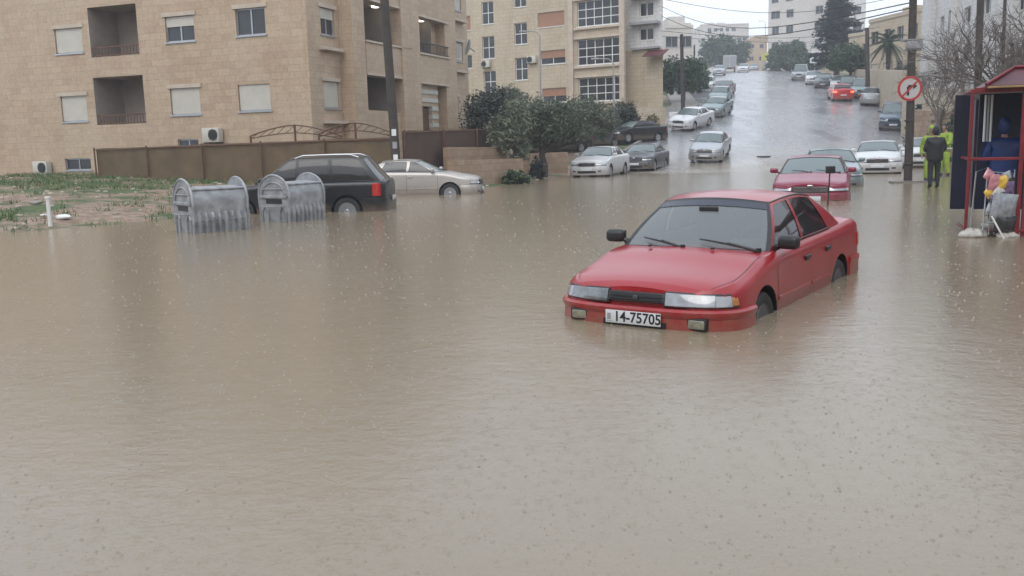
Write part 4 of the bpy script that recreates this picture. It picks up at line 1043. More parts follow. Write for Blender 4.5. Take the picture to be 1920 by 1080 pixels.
    # ---- mirrors, handles, wipers
    for s in (1, -1):
        p = side(cols[1][0] - .02, cols[1][1], .1, s); q = MB(); cpt = p + Vector((.03, s * .15, .05))
        q.rbox(cpt, (.11, .20, .13), .045, rot=-s * .12, seg=3); q.tube([p - Vector((0, s * .01, .02)), cpt - Vector((0, s * .05, .02))], .026, 8)
        mo = q.build('door_mirror', M_['black'] if style == 0 else pm, root, smooth=40)
        q = MB(); q.box(cpt + Vector((-.056, 0, 0)), (.004, .17, .10), rot=-s * .12); q.build('mirror_glass', M_['chrome'], mo)
        for k, dx in ((0, doors[1] + .13), (2, doors[2] + .13)):
            z = zs(dx) - .16; q = MB(); p = flank(dx, z, s, .012); q.rbox(p, (.17, .03, .035), .01); q.rbox(p + Vector((0, -s * .008, -.012)), (.13, .02, .05), .008)
            kk = k + (0 if s > 0 else 1); q.build('door_handle', M_['black'] if style == 0 else pm, door_of.get(kk, root), smooth=40)
    if detail > 1 or style > 0:
        for y0, y1 in ((-.50, -.02), (.10, .64)):
            q = MB(); k = .1; A = cross(0, .0, y0 / (w2 - .13) * 1.0) + Vector((.06, 0, .01)); 
            B = cross(0, .14, y1 / (w2 - .13)) + Vector((.03, 0, .03))
            # pivot at the viewer-right end of each wiper
            pv = cross(0, 0, y1 / (w2 - .13)) + Vector((.05, 0, .02)); tip = cross(0, .16, y0 / (w2 - .13)) + Vector((.025, 0, .025)); mid = pv.lerp(tip, .5) + Vector((.02, 0, .02))
            q.tube([pv, mid], [.016, .011], 8); t0, t1 = pv.lerp(tip, .12), tip; q.tube([t0 + Vector((.01, 0, .004)), mid + Vector((0, 0, -.008)), t1], [.009, .012, .007], 6); q.lathe([(.024, -.02), (.024, .03)], pv, 10)
            q.build('wiper', M_['black'], root, smooth=50)
    if kind == 'suv':
        for s in (1, -1):
            q = MB(); pts = [Vector((lerp(rt + .1, wt - .15, i / 8), s * (yt_ - .06), rz(lerp(rt + .1, wt - .15, i / 8)) + .06)) for i in range(9)]; pts[0].z -= .05; pts[-1].z -= .05; q.tube(pts, .02, 6); q.build('roof_rail', M_['rim'], root)
    # ---- cabin: seats, dashboard, wheel
    if detail > 0:
        zf = zb_ - .33
        for sx, sy in ((cow - 1.35, .36), (cow - 1.35, -.36)):
            q = MB(); q.rbox((sx, sy, zf + .16), (.5, .46, .16), .06, seg=3); m3 = Matrix.Rotation(-.22, 3, 'Y'); q.rbox((sx - .30, sy, zf + .42), (.13, .44, .52), .06, mat=m3, seg=3); q.rbox((sx - .37, sy, zf + .60), (.09, .25, .14), .04, mat=m3, seg=3); q.build('seat', M_['int'], root, smooth=40)
        q = MB(); q.rbox((cow - 2.3, 0, zf + .34), (.14, 1.15, .45), .06, mat=Matrix.Rotation(-.22, 3, 'Y'), seg=3); q.build('rear_seat', M_['int'], root, smooth=40)
        q = MB(); q.rbox((cow - .48, 0, zb_ - .08), (.42, w2 * 1.62, .16), .05, seg=3); q.rbox((cow - .66, .36, zb_ - .005), (.2, .36, .1), .04, seg=3); q.build('dashboard', M_['int'], root, smooth=40)
        q = MB(); m3 = Matrix.Rotation(-math.radians(65), 3, 'Y'); q.lathe([(.165, -.012), (.185, -.012), (.19, 0), (.185, .012), (.165, .012)], (cow - .90, .36, zb_ + .01), 24, mat=m3, closed=True)
        q.rbox((cow - .89, .36, zb_ + .01), (.12, .12, .03), .012, mat=m3); q.box((cow - .89, .36, zb_ + .01), (.03, .33, .015), mat=m3); q.build('steering_wheel', M_['black'], root, smooth=40)
    global HC
    HC = cross
    return root, fp
def place(o, x, y, heading, z=None, sink=0, pitch=None):
    """heading: direction the nose points, degrees from +X anticlockwise"""
    a = math.radians(heading); f = Vector((math.cos(a), math.sin(a)))
    if z is None:
        r = 1.35; zf, zr_ = road_z(y + f.y * r) , road_z(y - f.y * r); s = Vector((-f.y, f.x)); zl, zr2 = road_z(y + s.y * .75), road_z(y - s.y * .75)
        z = (zf + zr_) / 2 + .06 - sink; pit = math.atan2(zf - zr_, 2 * r); rol = math.atan2(zl - zr2, 1.5)
    else: pit = pitch or 0; rol = 0
    o.location = (x, y, z); o.rotation_mode = 'XYZ'
    o.rotation_euler = (Matrix.Rotation(a, 4, 'Z') @ Matrix.Rotation(-pit, 4, 'Y') @ Matrix.Rotation(rol, 4, 'X')).to_euler('XYZ')
def text_mesh(txt, size, m, parent, loc, rot, name='lettering', ext=.002, font_scale=(1, 1)):
    cu = bpy.data.curves.new('t', 'FONT'); cu.body = txt; cu.size = size; cu.extrude = ext; cu.align_x = 'CENTER'; cu.align_y = 'CENTER'; cu.resolution_u = 3; cu.offset = size * .018
    o = bpy.data.objects.new('t', cu); C.objects.link(o); me = mesh_of(o); bpy.data.objects.remove(o)
    for v in me.vertices: v.co.x *= font_scale[0]; v.co.y *= font_scale[1]
    me.materials.clear(); me.materials.append(m)
    n = bpy.data.objects.new(name, me); C.objects.link(n); n.parent = parent; n.location = loc; n.rotation_euler = rot; return n
hero, fp = make_car('sedan_car', 'red saloon car with plate 14-75705 stranded in the flood nearest the camera', 'car', RED, 4.27, 1.69, 1.395, 'sedan', 2, style=0, glass='glass', sglass='tint', rim='darkrim', wr=.29)
text_mesh('14-75705', .125, M_['ink'], fp, (4.27 / 2 + .0625, .045, .435), (PI / 2, 0, PI / 2), font_scale=(.93, 1.0))
b = MB(); b.box((4.27 / 2 + .0628, -.225, .435), (.002, .035, .055)); b.box((4.27 / 2 + .0628, -.225, .395), (.002, .05, .006)); b.build('plate_mark', M_['grey'], fp)
b = MB(); b.tube([(4.27/2 - 1.55, .02, 1.29), (4.27/2 - 1.56, .02, 1.22)], .004, 5); b.rbox((4.27/2 - 1.56, .02, 1.25), (.03, .2, .055), .015); b.build('cabin_mirror', M_['black'], hero)
b = MB(); b.grid(lambda u, v: HC(0, lerp(.84, .95, v), lerp(-.945, .945, u)) + Vector((.001, 0, .0015)), 14, 2); b.build('sun_band', glassm('blue sun band', (.02, .03, .07), (.1, .12, .2), .5), hero, smooth=180)
for y_, dy_ in ((-.33, 0), (.3, 0)):
    b = MB(); b.rbox((4.27 / 2 - .97, y_, .935), (.03, .035, .018), .006); b.build('washer_nozzle', M_['black'], hero)
hero.location = (1.056 + 2.135 * math.sin(.601), 7.652 + 2.135 * math.cos(.601), -.358); hero.rotation_euler = (0, 0, math.radians(-90) - .601)
WHITE = paint('white car paint', (.62, .63, .65), .35); SILVER = paint('silver car paint', (.40, .42, .44), .3, .5); MAG = paint('crimson car paint', (.22, .012, .045), .35)
BLACK = paint('black car paint', (.010, .011, .014), .3, 0, .5); CHAMP = paint('champagne silver paint', (.47, .44, .41), .33, .35); GREY = paint('grey car paint', (.10, .11, .125), .3, .4)
BLUE = paint('slate blue car paint', (.07, .10, .15), .3, .4); TEAL = paint('pale teal car paint', (.19, .25, .26), .3, .3); RED2 = paint('bright red car paint', (.5, .02, .02), .35); MAR = paint('maroon car paint', (.09, .02, .035), .35)
PC = 'cars parked along the kerbs of the sloping street'; FC = 'cars standing in the flooded junction'
def base(c): # template factory with cached templates
    return c
TPL = {}
def car_at(key, pm, L, W, H, kind, style, label, x, y, hd, z=None, sink=0, group=PC, lit=False, detail=1, name=None, cat='car'):
    k = (pm.name, L, kind, style, detail, lit)
    nm = name or ('sedan_car' if kind == 'sedan' else 'hatchback_car' if kind == 'hatch' else 'sport_utility_car')
    if k in TPL: o = copy_tree(TPL[k]); o.name = nm
    else: o, _ = make_car(nm, label, cat, pm, L, W, H, kind, detail, style=style, lit=lit, sglass='tint' if pm is BLACK else 'cdark', wr=.31 if kind != 'suv' else .345); TPL[k] = o
    tag(o, label, cat); o['group'] = group; place(o, x, y, hd, z, sink); return o
CA = car_at
CA(0, MAG, 4.85, 1.85, 1.45, 'sedan', 1, 'crimson saloon car with teal windscreen in deep water right behind the red car', 8.25, 24.7, -110.5, z=-.37, group=FC)
CA(0, TEAL, 4.5, 1.77, 1.46, 'sedan', 1, 'pale blue grey saloon mostly hidden behind the crimson car', 10.75, 30.6, -106, z=-.28, group=FC)
CA(0, WHITE, 4.85, 1.85, 1.46, 'sedan', 1, 'white saloon with dark grille left of the road sign pole in the flood', 15.85, 39.3, -112, z=-.12, group=FC)
CA(0, WHITE, 4.5, 1.77, 1.46, 'sedan', 1, 'white saloon between the road sign pole and the person in dark clothes', 19.9, 44.2, -112, z=-.06, group=FC)
CA(0, SILVER, 4.5, 1.77, 1.47, 'sedan', 1, 'silver car driving towards the camera alone in the middle of the street', 11.4, 51.8, -111, group='cars driving on the street')
CA(0, WHITE, 4.5, 1.77, 1.46, 'sedan', 1, 'white saloon parked at the edge of the flood beside the olive trees', 4.35, 43.4, -112, z=-.09, group=FC)
CA(0, GREY, 4.5, 1.77, 1.47, 'sedan', 1, 'dark grey saloon parked right behind the white saloon by the olive trees', 7.15, 48.2, -112, z=-.02, group=FC)
CA(0, BLACK, 4.5, 1.77, 1.45, 'sedan', 1, 'black saloon parked side on below the beige retaining wall', 8.3, 60.2, -146, z=1.45)
CA(0, GREY, 4.5, 1.77, 1.47, 'sedan', 1, 'grey saloon left of the black saloon on the side street', 5.3, 58.6, -146, z=1.2)
CA(0, BLACK, 4.5, 1.77, 1.45, 'sedan', 1, 'black saloon in the shade behind the olive tree crowns', 2.9, 55.5, -146, z=.95)
CA(0, WHITE, 4.5, 1.77, 1.46, 'sedan', 1, 'white saloon parked askew on the left kerb beside the thin dark pole', 13.3, 66.8, -126)
CA(0, TEAL, 4.5, 1.77, 1.46, 'sedan', 1, 'pale teal saloon parked uphill right behind the white kerbside saloon', 16.8, 74.2, -116)
CA(0, TEAL, 4.0, 1.7, 1.5, 'hatch', 1, 'pale teal hatchback between the teal saloon and the maroon saloon', 19.2, 83.5, -112)
CA(0, MAR, 4.5, 1.77, 1.46, 'sedan', 1, 'maroon saloon parked on the left kerb further uphill', 22.0, 94, -112)
CA(0, WHITE, 4.0, 1.7, 1.5, 'hatch', 1, 'white hatchback parked uphill left of the maroon saloon', 21.9, 101.5, -110)
CA(0, SILVER, 4.5, 1.77, 1.47, 'sedan', 1, 'small silver saloon far uphill on the left, below the box truck', 32.3, 141, -106)
CA(0, WHITE, 4.5, 1.77, 1.46, 'sedan', 1, 'small white saloon at the street crest right of the box truck', 41, 161, -106, group='cars driving on the street')
CA(0, SILVER, 4.0, 1.7, 1.5, 'hatch', 1, 'tiny silver hatchback at the crest between the white saloon and the yellow sign', 49.5, 186, -106)
CA(0, BLACK, 4.35, 1.83, 1.75, 'suv', 2, 'tiny black car on the crest under the yellow sign', 55.5, 198, -106)
CA(0, SILVER, 4.35, 1.83, 1.9, 'suv', 2, 'silver van shaped car furthest uphill on the right kerb', 37.6, 119, -112)
CA(0, WHITE, 4.5, 1.77, 1.46, 'sedan', 1, 'white saloon on the right kerb just below the silver van shaped car', 35.9, 108.5, -110)
CA(0, GREY, 4.5, 1.77, 1.47, 'sedan', 1, 'dark grey saloon on the right kerb below the white one', 34.8, 102, -110)
CA(0, WHITE, 4.0, 1.7, 1.5, 'hatch', 1, 'white hatchback on the right kerb just uphill of the tall black car', 34.6, 96.6, -110)
CA(0, BLACK, 4.35, 1.83, 1.75, 'suv', 2, 'tall black car parked just uphill of the bright red car', 33.5, 91, -110)
CA(0, RED2, 4.3, 1.75, 1.46, 'sedan', 1, 'bright red saloon seen from behind with lit brake lamps on the slope', 30.3, 84.3, 79, lit=True, group='cars driving on the street')
CA(0, TEAL, 4.35, 1.83, 1.72, 'suv', 2, 'pale teal tall car parked behind the silver hatchback on the right', 33.0, 86.4, -110)
CA(0, SILVER, 4.0, 1.7, 1.5, 'hatch', 1, 'silver hatchback seen from behind just right of the bright red saloon', 31.4, 79.6, 64)
CA(0, BLUE, 4.35, 1.83, 1.70, 'suv', 2, 'slate blue tall car parked on the right kerb left of the round road sign', 26.8, 64, -113)
CA(0, BLACK, 4.6, 1.83, 1.74, 'suv', 2, 'black tall car with tinted windows standing in water behind the metal bins', -5.33, 23.6, 178, z=-.34, group=FC, detail=2)
CA(0, CHAMP, 4.4, 1.72, 1.44, 'sedan', 1, 'champagne silver saloon in water behind the black tall car', -3.12, 30.4, -5, z=-.27, group=FC, detail=2)
# box truck
t = thing('box_truck', 'small grey box truck seen from behind at the street crest', 'truck')
b = MB(); b.rbox((-.9, 0, 1.85), (3.9, 2.3, 2.1), .04); b.build('cargo_box', M_['white'], t)
for s in (-1, 1): b = MB(); b.box((-2.87, s * .57, 1.85), (.02, 1.08, 1.95)); b.build('rear_door', M_['grey'], t)
b = MB(); b.rbox((1.9, 0, 1.45), (1.6, 2.0, 1.7), .15, seg=3); b.build('cab', M_['white'], t, smooth=40); b = MB(); b.box((2.71, 0, 1.8), (.02, 1.7, .65)); b.build('windscreen', M_['cdark'], t)
b = MB(); b.box((0, 0, .7), (5.2, .8, .2)); b.box((-2.8, 0, .55), (.1, 2.1, .12)); b.build('chassis', M_['black'], t)
for x_ in (-1.8, 1.9):
    for s in (-1, 1): b = MB(); b.lathe([(.3, -.13), (.4, -.12), (.4, .12), (.3, .13)], (x_, s * .9, .4), 16, mat=Matrix.Rotation(PI / 2, 3, 'X')); b.build('wheel', M_['rubber'], t, smooth=40)
for s in (-1, 1): b = MB(); b.box((-2.86, s * .95, .66), (.03, .2, .1)); b.build('tail_lamp', M_['redlens'], t)
place(t, 41.3, 172, 76)
# ------------------------------------------------------------------ metal refuse bins
GALV = mat('dented galvanised steel', (.31, .32, .335), .5, .3, var=.3, vs=5, bmp=(12, .5), wear=((.2, .19, .18), 7, .62))
def make_bin(label, x, y, rz, L, Wd, z):
    t = thing('refuse_container', label, 'refuse bin', (x, y, z), rz, 'arched metal refuse containers')
    def half(zz): return Wd / 2 * (lerp(.86, 1.0, min(1, zz / 1.0)) if zz < 1 else lerp(1, .84, (zz - 1) / .2))
    def outline(k=1.0):
        o = [(-half(0) * k, .08), (half(0) * k, .08), (half(.95) * k, .98)]
        for i in range(1, 14): a = PI * i / 14; o.append((Wd / 2 * .98 * k * math.cos(a), .98 + .42 * k * math.sin(a)))
        o.append((-half(.95) * k, .98)); return o
    for s in (-1, 1):
        b = MB(); O = outline(); n = len(O); x0, x1 = s * L / 2, s * (L / 2 + .03)
        b.v += [(x0, a, c) for a, c in O] + [(x1, a, c) for a, c in O]; b.f += [tuple(range(n)), tuple(range(2 * n - 1, n - 1, -1))] + [(i, (i + 1) % n, n + (i + 1) % n, n + i) for i in range(n)]; b.m += [0] * (n + 2)
        pts = [(s * (L / 2 + .02), a, c) for a, c in O[1:]] + [(s * (L / 2 + .02), O[0][0], O[0][1])]; b.tube(pts, .028, 6)
        I = [(a * .74, .98 + (c - .98) * .62) for a, c in O[2:]]; b.tube([(s * (L / 2 + .035), a, c) for a, c in I], .018, 6)
        b.rbox((s * (L / 2 + .045), 0, .93), (.04, Wd * .86, .07), .012); b.rbox((s * (L / 2 + .04), 0, 1.1), (.03, Wd * .7, .03), .01)
        for q in (-.28, .28): b.tube([(s * (L / 2 + .035), q * Wd - .09, .15), (s * (L / 2 + .04), q * Wd - .09, .62), (s * (L / 2 + .04), q * Wd, .72), (s * (L / 2 + .04), q * Wd + .09, .62), (s * (L / 2 + .035), q * Wd + .09, .15)], .02, 6)
        e = b.build('end_plate', GALV, t, smooth=40); b = MB(); b.box((s * (L / 2 + .034), 0, .83), (.008, Wd * .5, .1)); b.build('slot', M_['black'], e)
    b = MB(); N = 44
    for s in (-1, 1):
        def fn(u, v, s=s):
            zz = lerp(.1, 1.2, v); rib = (.06 if (u * 8) % 1 > .5 else 0) * (1 if .08 < v < .56 else 0) ; return (lerp(-L / 2, L / 2, u), s * (half(zz) * .97 + rib + .012 * noise.noise(Vector((u * 6, v * 5, s * 3 + x)))), zz)
        b.grid(fn, N, 10, flip=(s > 0))
        b.tube([(-L / 2, s * half(1.19) * .97, 1.2), (L / 2, s * half(1.19) * .97, 1.2)], .028, 8); b.tube([(-L / 2, s * half(.6) * .985, .60), (L / 2, s * half(.6) * .985, .60)], .014, 6)
    b.grid(lambda u, v: (lerp(-L / 2, L / 2, u), lerp(-half(0), half(0), v), .1), 1, 1)
    b.grid(lambda u, v: (lerp(-L / 2, L / 2, u), lerp(-1, 1, v) * half(1.19) * .95, 1.2 + .05 * (1 - (2 * v - 1) ** 2)), 12, 8)
    b.build('tub', GALV, t, smooth=30, fixn=False)
    for s in (-1, 1): b = MB(); b.tube([(s * (L / 2 + .05), -.3, .72), (s * (L / 2 + .13), -.3, .72), (s * (L / 2 + .13), .3, .72), (s * (L / 2 + .05), .3, .72)], .015, 6); b.build('handle', GALV, t)
make_bin('left of the two arched galvanised refuse containers, nearer the weedy shore', -6.02, 18.32, math.radians(41), 1.08, .98, -.36)
make_bin('right of the two arched galvanised refuse containers, in front of the black tall car', -4.90, 20.50, math.radians(60), 1.08, .92, -.38)

# ------------------------------------------------------------------ people
SKIN = mat('skin', (.36, .21, .15), .5, var=.08)
def skinned(name, chains, m, parent=None, sub=2):
    """chains: list of [(point, radius), ...]; first point of later chains may coincide with an earlier joint"""
    V, E, Rr = [], [], []
    def vid(p, r):
        for i, q in enumerate(V):
            if (Vector(q) - Vector(p)).length < 1e-4: return i
        V.append(tuple(p)); Rr.append(r); return len(V) - 1
    for ch in chains:
        pr = None
        for p, r in ch:
            i = vid(p, r)
            if pr is not None and pr != i: E.append((pr, i))
            pr = i
    me = bpy.data.meshes.new(name); me.from_pydata(V, E, []); o = bpy.data.objects.new(name, me); C.objects.link(o)
    md = o.modifiers.new('s', 'SKIN'); me.skin_vertices if me.skin_vertices else None
    lay = me.skin_vertices[0] if len(me.skin_vertices) else None
    if lay is None:
        bm = bmesh.new(); bm.from_mesh(me); bm.verts.layers.skin.verify(); bm.to_mesh(me); bm.free(); lay = me.skin_vertices[0]
    for i, r in enumerate(Rr):
        rx, ry = r if isinstance(r, tuple) else (r, r); lay.data[i].radius = (rx, ry); lay.data[i].use_root = (i == 0)
    md.use_smooth_shade = True; o.modifiers.new('u', 'SUBSURF').levels = sub; o.modifiers['u'].render_levels = sub
    m2 = mesh_of(o); o.modifiers.clear(); o.data = m2; m2.materials.clear(); m2.materials.append(m)
    for p in m2.polygons: p.use_smooth = True
    o.parent = parent; return o
def person(label, loc, face, h, jm, tm, sm_, hood=None, arms='down', lean=0.0, stride=.1, cap=None, jlow=.84, bulk=1.0):
    """faces local +Y; face = heading of local +Y in degrees"""
    t = thing('person', label, 'person', loc, math.radians(face - 90)); k = h / 1.75
    def P(x, y, z): return (x * k, (y + lean * max(0, z - .95)) * k, z * k)
    hip, ch, nk, hd = P(0, 0, .96), P(0, -.01, 1.25), P(0, 0, 1.47), P(0, .02, 1.58)
    sh = lambda s: P(s * .185, -.01, 1.41)
    if arms == 'down': el = lambda s: P(s * .25, -.05, 1.13); wr_ = lambda s: P(s * .25, .06, .90)
    elif arms == 'front': el = lambda s: P(s * .25, .02, 1.14); wr_ = lambda s: P(s * .14, .24, 1.10)
    else: el = lambda s: P(s * .27, -.10, 1.16); wr_ = lambda s: P(s * .2, .16, 1.02)
    kn = lambda s: P(s * .10, s * stride * .5 + .03, .50); an = lambda s: P(s * .11, s * stride, .09)
    chains = [[(hip, (.15 * k, .11 * k)), (ch, (.155 * k, .11 * k)), (nk, .055 * k), (hd, .06 * k)]]
    for s in (-1, 1):
        chains += [[(ch, .15 * k), (sh(s), .06 * k), (el(s), .042 * k), (wr_(s), .028 * k)], [(hip, .15 * k), (P(s * .10, 0, .86), .085 * k), (kn(s), .055 * k), (an(s), .038 * k), (tuple(Vector(an(s)) + Vector((0, .15 * k, -.04 * k))), .03 * k)]]
        w_ = Vector(wr_(s)); d = (w_ - Vector(el(s))).normalized(); side_ = Vector((-d.y * 0 + .0, 1, 0)).cross(d).normalized() if abs(d.y) < .9 else Vector((1, 0, 0)); other = d.cross(side_)
        palm = w_ + d * .07 * k; chains.append([(tuple(w_), .028 * k), (tuple(palm), (.030 * k, .018 * k))])
        for f_, (o_, ln) in enumerate(((-.028, .062), (-.010, .072), (.009, .068), (.027, .054))):
            b0 = palm + other * o_ * k; b1 = b0 + d * ln * .55 * k + side_ * .008 * k; b2 = b1 + d * ln * .4 * k + side_ * .022 * k; chains.append([(tuple(palm), .02 * k), (tuple(b0 + d * .012 * k), .009 * k), (tuple(b1), .0085 * k), (tuple(b2), .007 * k)])
        th = w_ + d * .03 * k - other * .03 * k; chains.append([(tuple(w_), .028 * k), (tuple(th), .011 * k), (tuple(th + d * .035 * k - other * .014 * k), .009 * k)])
    body = skinned('body', chains, SKIN, t)
    # head with brow, nose, chin, ears joined to the body part's look
    hb_ = MB(); hc = Vector(hd) + Vector((0, .01, .085)) * k
    def head(u, v):
        a = 2 * PI * u; p = PI * v; r = Vector((math.sin(p) * math.sin(a) * .078, math.sin(p) * math.cos(a) * .098, -math.cos(p) * .118)); 
        if r.z < 0: r.x *= 1 + r.z * 2.2; r.y *= 1 + r.z * 1.0
        fy = max(0, math.cos(a)) ** 8
        r.y += fy * (.018 * math.exp(-((r.z + .012) / .022) ** 2) + .008 * math.exp(-((r.z + .06) / .015) ** 2) + .006 * math.exp(-((r.z - .03) / .012) ** 2) + .008 * math.exp(-((r.z + .095) / .02) ** 2))
        ey = math.exp(-((abs(r.x) - .032) / .014) ** 2) * math.exp(-((r.z - .008) / .012) ** 2) * (math.cos(a) > 0); r.y -= .010 * ey
        return hc + r * k
    hb_.grid(head, 32, 20)
    for s in (-1, 1): hb_.rbox(hc + Vector((s * .08, -.005, -.005)) * k, (.014 * k, .035 * k, .055 * k), .008, seg=2)
    me = hb_.build('head', SKIN, t, smooth=180)
    for s in (-1, 1): e_ = MB(); e_.lathe([(.002, -.006), (.009, 0), (.002, .006)], hc + Vector((s * .032, .086, .01)) * k, 8, mat=RX); e_.build('eye', M_['ink'], me)
    # jacket
    B = bulk; jc = [[(P(0, 0, jlow), (.20 * k * B, .155 * k * B)), (P(0, 0, 1.0), (.185 * k * B, .14 * k * B)), (P(0, -.01, 1.25), (.20 * k * B, .145 * k * B)), (P(0, -.01, 1.40), (.15 * k * B, .11 * k * B)), (P(0, .0, 1.485), .072 * k)]]
    for s in (-1, 1): jc.append([(P(0, -.01, 1.40), .15 * k), (sh(s), .082 * k * B), (el(s), .068 * k * B), (wr_(s), .05 * k * B)])
    jk = skinned('jacket', jc, jm, t)
    for v in jk.data.vertices:
        nn = noise.noise(v.co * 9 + Vector((face, 0, 0))) + .6 * noise.noise(Vector((v.co.x * 22, v.co.y * 22, v.co.z * 9))); v.co += v.normal * .016 * nn
    if jm.name.startswith('high'):
        for zz, rx, ry in ((.98, .205, .16), (1.16, .208, .158)):
            c_ = Vector(P(0, 0, zz)); bb = MB(); bb.tube([c_ + Vector((math.cos(a_ * PI / 12) * rx * B * k, math.sin(a_ * PI / 12) * ry * B * k, 0)) for a_ in range(25)], .022 * k, 6); bb.build('reflective_band', M_['plate'], t, smooth=60)
    tc_ = [[(P(0, 0, .93), (.155 * k, .125 * k)), (P(0, 0, .86), (.15 * k, .12 * k))]]
    for s in (-1, 1): tc_.append([(P(0, 0, .86), .15 * k), (P(s * .10, 0, .78), .105 * k), (kn(s), .082 * k), (P(s * .11, s * stride, .16), .068 * k)])
    skinned('trousers', tc_, tm, t)
    for s in (-1, 1): a = Vector(an(s)); skinned('boot', [[(tuple(a + Vector((0, -.01, .12 * k))), .06 * k), (tuple(a + Vector((0, 0, -.01))), .058 * k), (tuple(a + Vector((0, .15 * k, -.035 * k))), (.05 * k, .04 * k))]], sm_, t)
    hm = MB()
    def cover(u, v):
        a = PI * (-.5 + .0) + 2 * PI * u; back = math.cos(2 * PI * u); p = PI * lerp(.36 if back > -.55 else .62, 1.0, v)
        if hood is not None: p = PI * lerp(.10 if back > -.62 else .60, 1, v)
        g_ = 1.22 if hood is not None else 1.1; r = Vector((math.sin(p) * math.sin(2 * PI * u) * .078, -math.sin(p) * math.cos(2 * PI * u) * .098, -math.cos(p) * .118)) * g_
        return hc + (r + Vector((0, -.008, .004))) * k
    hm.grid(cover, 30, 12); hm.build('hood' if hood is not None else 'hair', hood or cap or M_['ink'], t, smooth=180, fixn=False)
    return t
HV = mat('high visibility yellow green', (.28, .40, .045), .65, var=.15, vs=5, bmp=(6, .5), emit=None); DK = mat('dark wet coat', (.013, .015, .02), .6, var=.3, vs=5, bmp=(6, .5)); DJ = mat('dark blue denim', (.018, .021, .032), .7, bmp=(8, .4)); BJ = mat('blue padded jacket', (.012, .035, .15), .5, var=.2, vs=6, bmp=(7, .6))
px = onz(1752, 352, 0)
p = onz(1750, 353, 0.0); person('person in dark coat and trousers, seen from behind, standing beside the road sign pole', (p.x, p.y, -.02), 80, 1.74, DK, DJ, M_['black'], hood=DK, arms='front', lean=-.02, stride=.03, bulk=1.32, jlow=.72)
q = onz(1770, 330, 0); person('person in yellow green high visibility rainwear standing in water behind the person in dark coat', (q.x, q.y, -.10), 190, 1.98, HV, HV, M_['black'], hood=None, cap=DK, arms='front', stride=.06, bulk=1.1)
q = at(1747, 240, 30); person('person with raised yellow green hood half hidden behind the person in dark coat', (q.x, q.y, -.08), 250, 1.86, HV, HV, M_['black'], hood=HV, arms='down', stride=.04, bulk=1.05)
person('person in blue padded jacket, seen from behind, inside the red kiosk frame', (7.98, 14.75, -.06), 75, 1.80, BJ, DJ, M_['black'], hood=BJ, arms='front', stride=.04, bulk=1.1)
b = MB(); b.box((SP.x - .05, SP.y - .1, .01), (1.1, .35, .10), .03); tag(b.build('kerb_slab', M_['concrete']), 'narrow concrete slab just above the water at the foot of the road sign pole', 'slab')
# ------------------------------------------------------------------ kiosk
KR = mat('red painted steel', (.17, .013, .02), .4, var=.25, vs=5, wear=((.15, .06, .04), 9, .62)); KN = mat('navy blue panel', (.007, .011, .032), .35, var=.3, vs=2); KD = mat('dark red roof sheet', (.075, .012, .02), .5, var=.3, vs=2)
k = thing('kiosk', 'street kiosk with dark red roof, red tube frame and navy panels at the right edge', 'kiosk', (7.0, 13.9, 0), -math.radians(20))
def kpart(nm, fn, m, sm=None): b = MB(); fn(b); return b.build(nm, m, k, smooth=sm)
for (x_, y_) in ((0, 0), (.70, 0), (1.9, 0), (2.8, 0)): kpart('frame_post', lambda b: b.rbox((x_, y_, 1.0), (.045 if x_ != .7 else .06, .045, 2.42), .006), KR)
for z in (2.19, 1.17, .08):
    kpart('frame_rail', lambda b: b.rbox((1.4, -.002, z), (2.76, .04, .045 if z < 2 else .08), .006), KR)
    kpart('frame_rail', lambda b: b.rbox((.02, .57, z), (.04, 1.10, .04), .006), KR)
kpart('red_pillar', lambda b: b.rbox((.84, .03, 1.05), (.17, .05, 2.2), .008), mat('dark red panel', (.16, .02, .035), .45))
for x0_, x1_ in ((-.12, .17), (.24, 1.35), (1.36, 2.8)):
    kpart('navy_panel', lambda b: b.rbox(((x0_ + x1_) / 2, 1.16 + (.0 if x0_ < .5 else .9), 1.25), (x1_ - x0_ - .01, .04, 1.85), .006), KN)
kpart('side_panel', lambda b: b.rbox((.22, 1.62, 1.22), (.04, .85, 1.75), .006), KN)
kpart('counter', lambda b: b.rbox((2.1, 1.4, .95), (1.3, .5, .06), .01), KN)
kpart('counter_front', lambda b: b.rbox((2.1, 1.16, .5), (1.25, .03, .85), .01), KN)
for i in range(3): kpart('white_pipe', lambda b: b.tube([(.30 + .045 * i, .9, 1.42), (.30 + .045 * i, .9, 2.15)], .018, 8), M_['grey' if i % 2 else 'plate'])
def rf(b):
    for s0, s1 in (((.1, -.35, 2.26), (.75, .9, 2.72)),):
        A = [(.16, -.12, 2.25), (3.4, -.12, 2.25), (3.4, 1.9, 2.25), (.16, 1.9, 2.25)]; T = [(.62, .5, 2.52), (2.9, .5, 2.52), (2.9, 1.5, 2.52), (.62, 1.5, 2.52)]
        lo = [(x, y, z - .05) for x, y, z in A]; b.add(lo + A + T, [(3, 2, 1, 0), (0, 1, 5, 4), (1, 2, 6, 5), (2, 3, 7, 6), (3, 0, 4, 7), (4, 5, 9, 8), (5, 6, 10, 9), (6, 7, 11, 10), (7, 4, 8, 11), (8, 9, 10, 11)])
kpart('roof', rf, KD)
kpart('roof_ridge', lambda b: b.tube([(.16, -.13, 2.27), (.62, .49, 2.54), (2.9, .49, 2.54)], .025, 8), KR)
kpart('eave_strip', lambda b: b.rbox((1.78, -.14, 2.225), (3.2, .03, .03), .006), mat('ochre strip', (.35, .22, .1), .6))
kpart('floor', lambda b: b.box((1.6, 1.2, -.12), (3.1, 2.3, .1)), M_['concrete'])
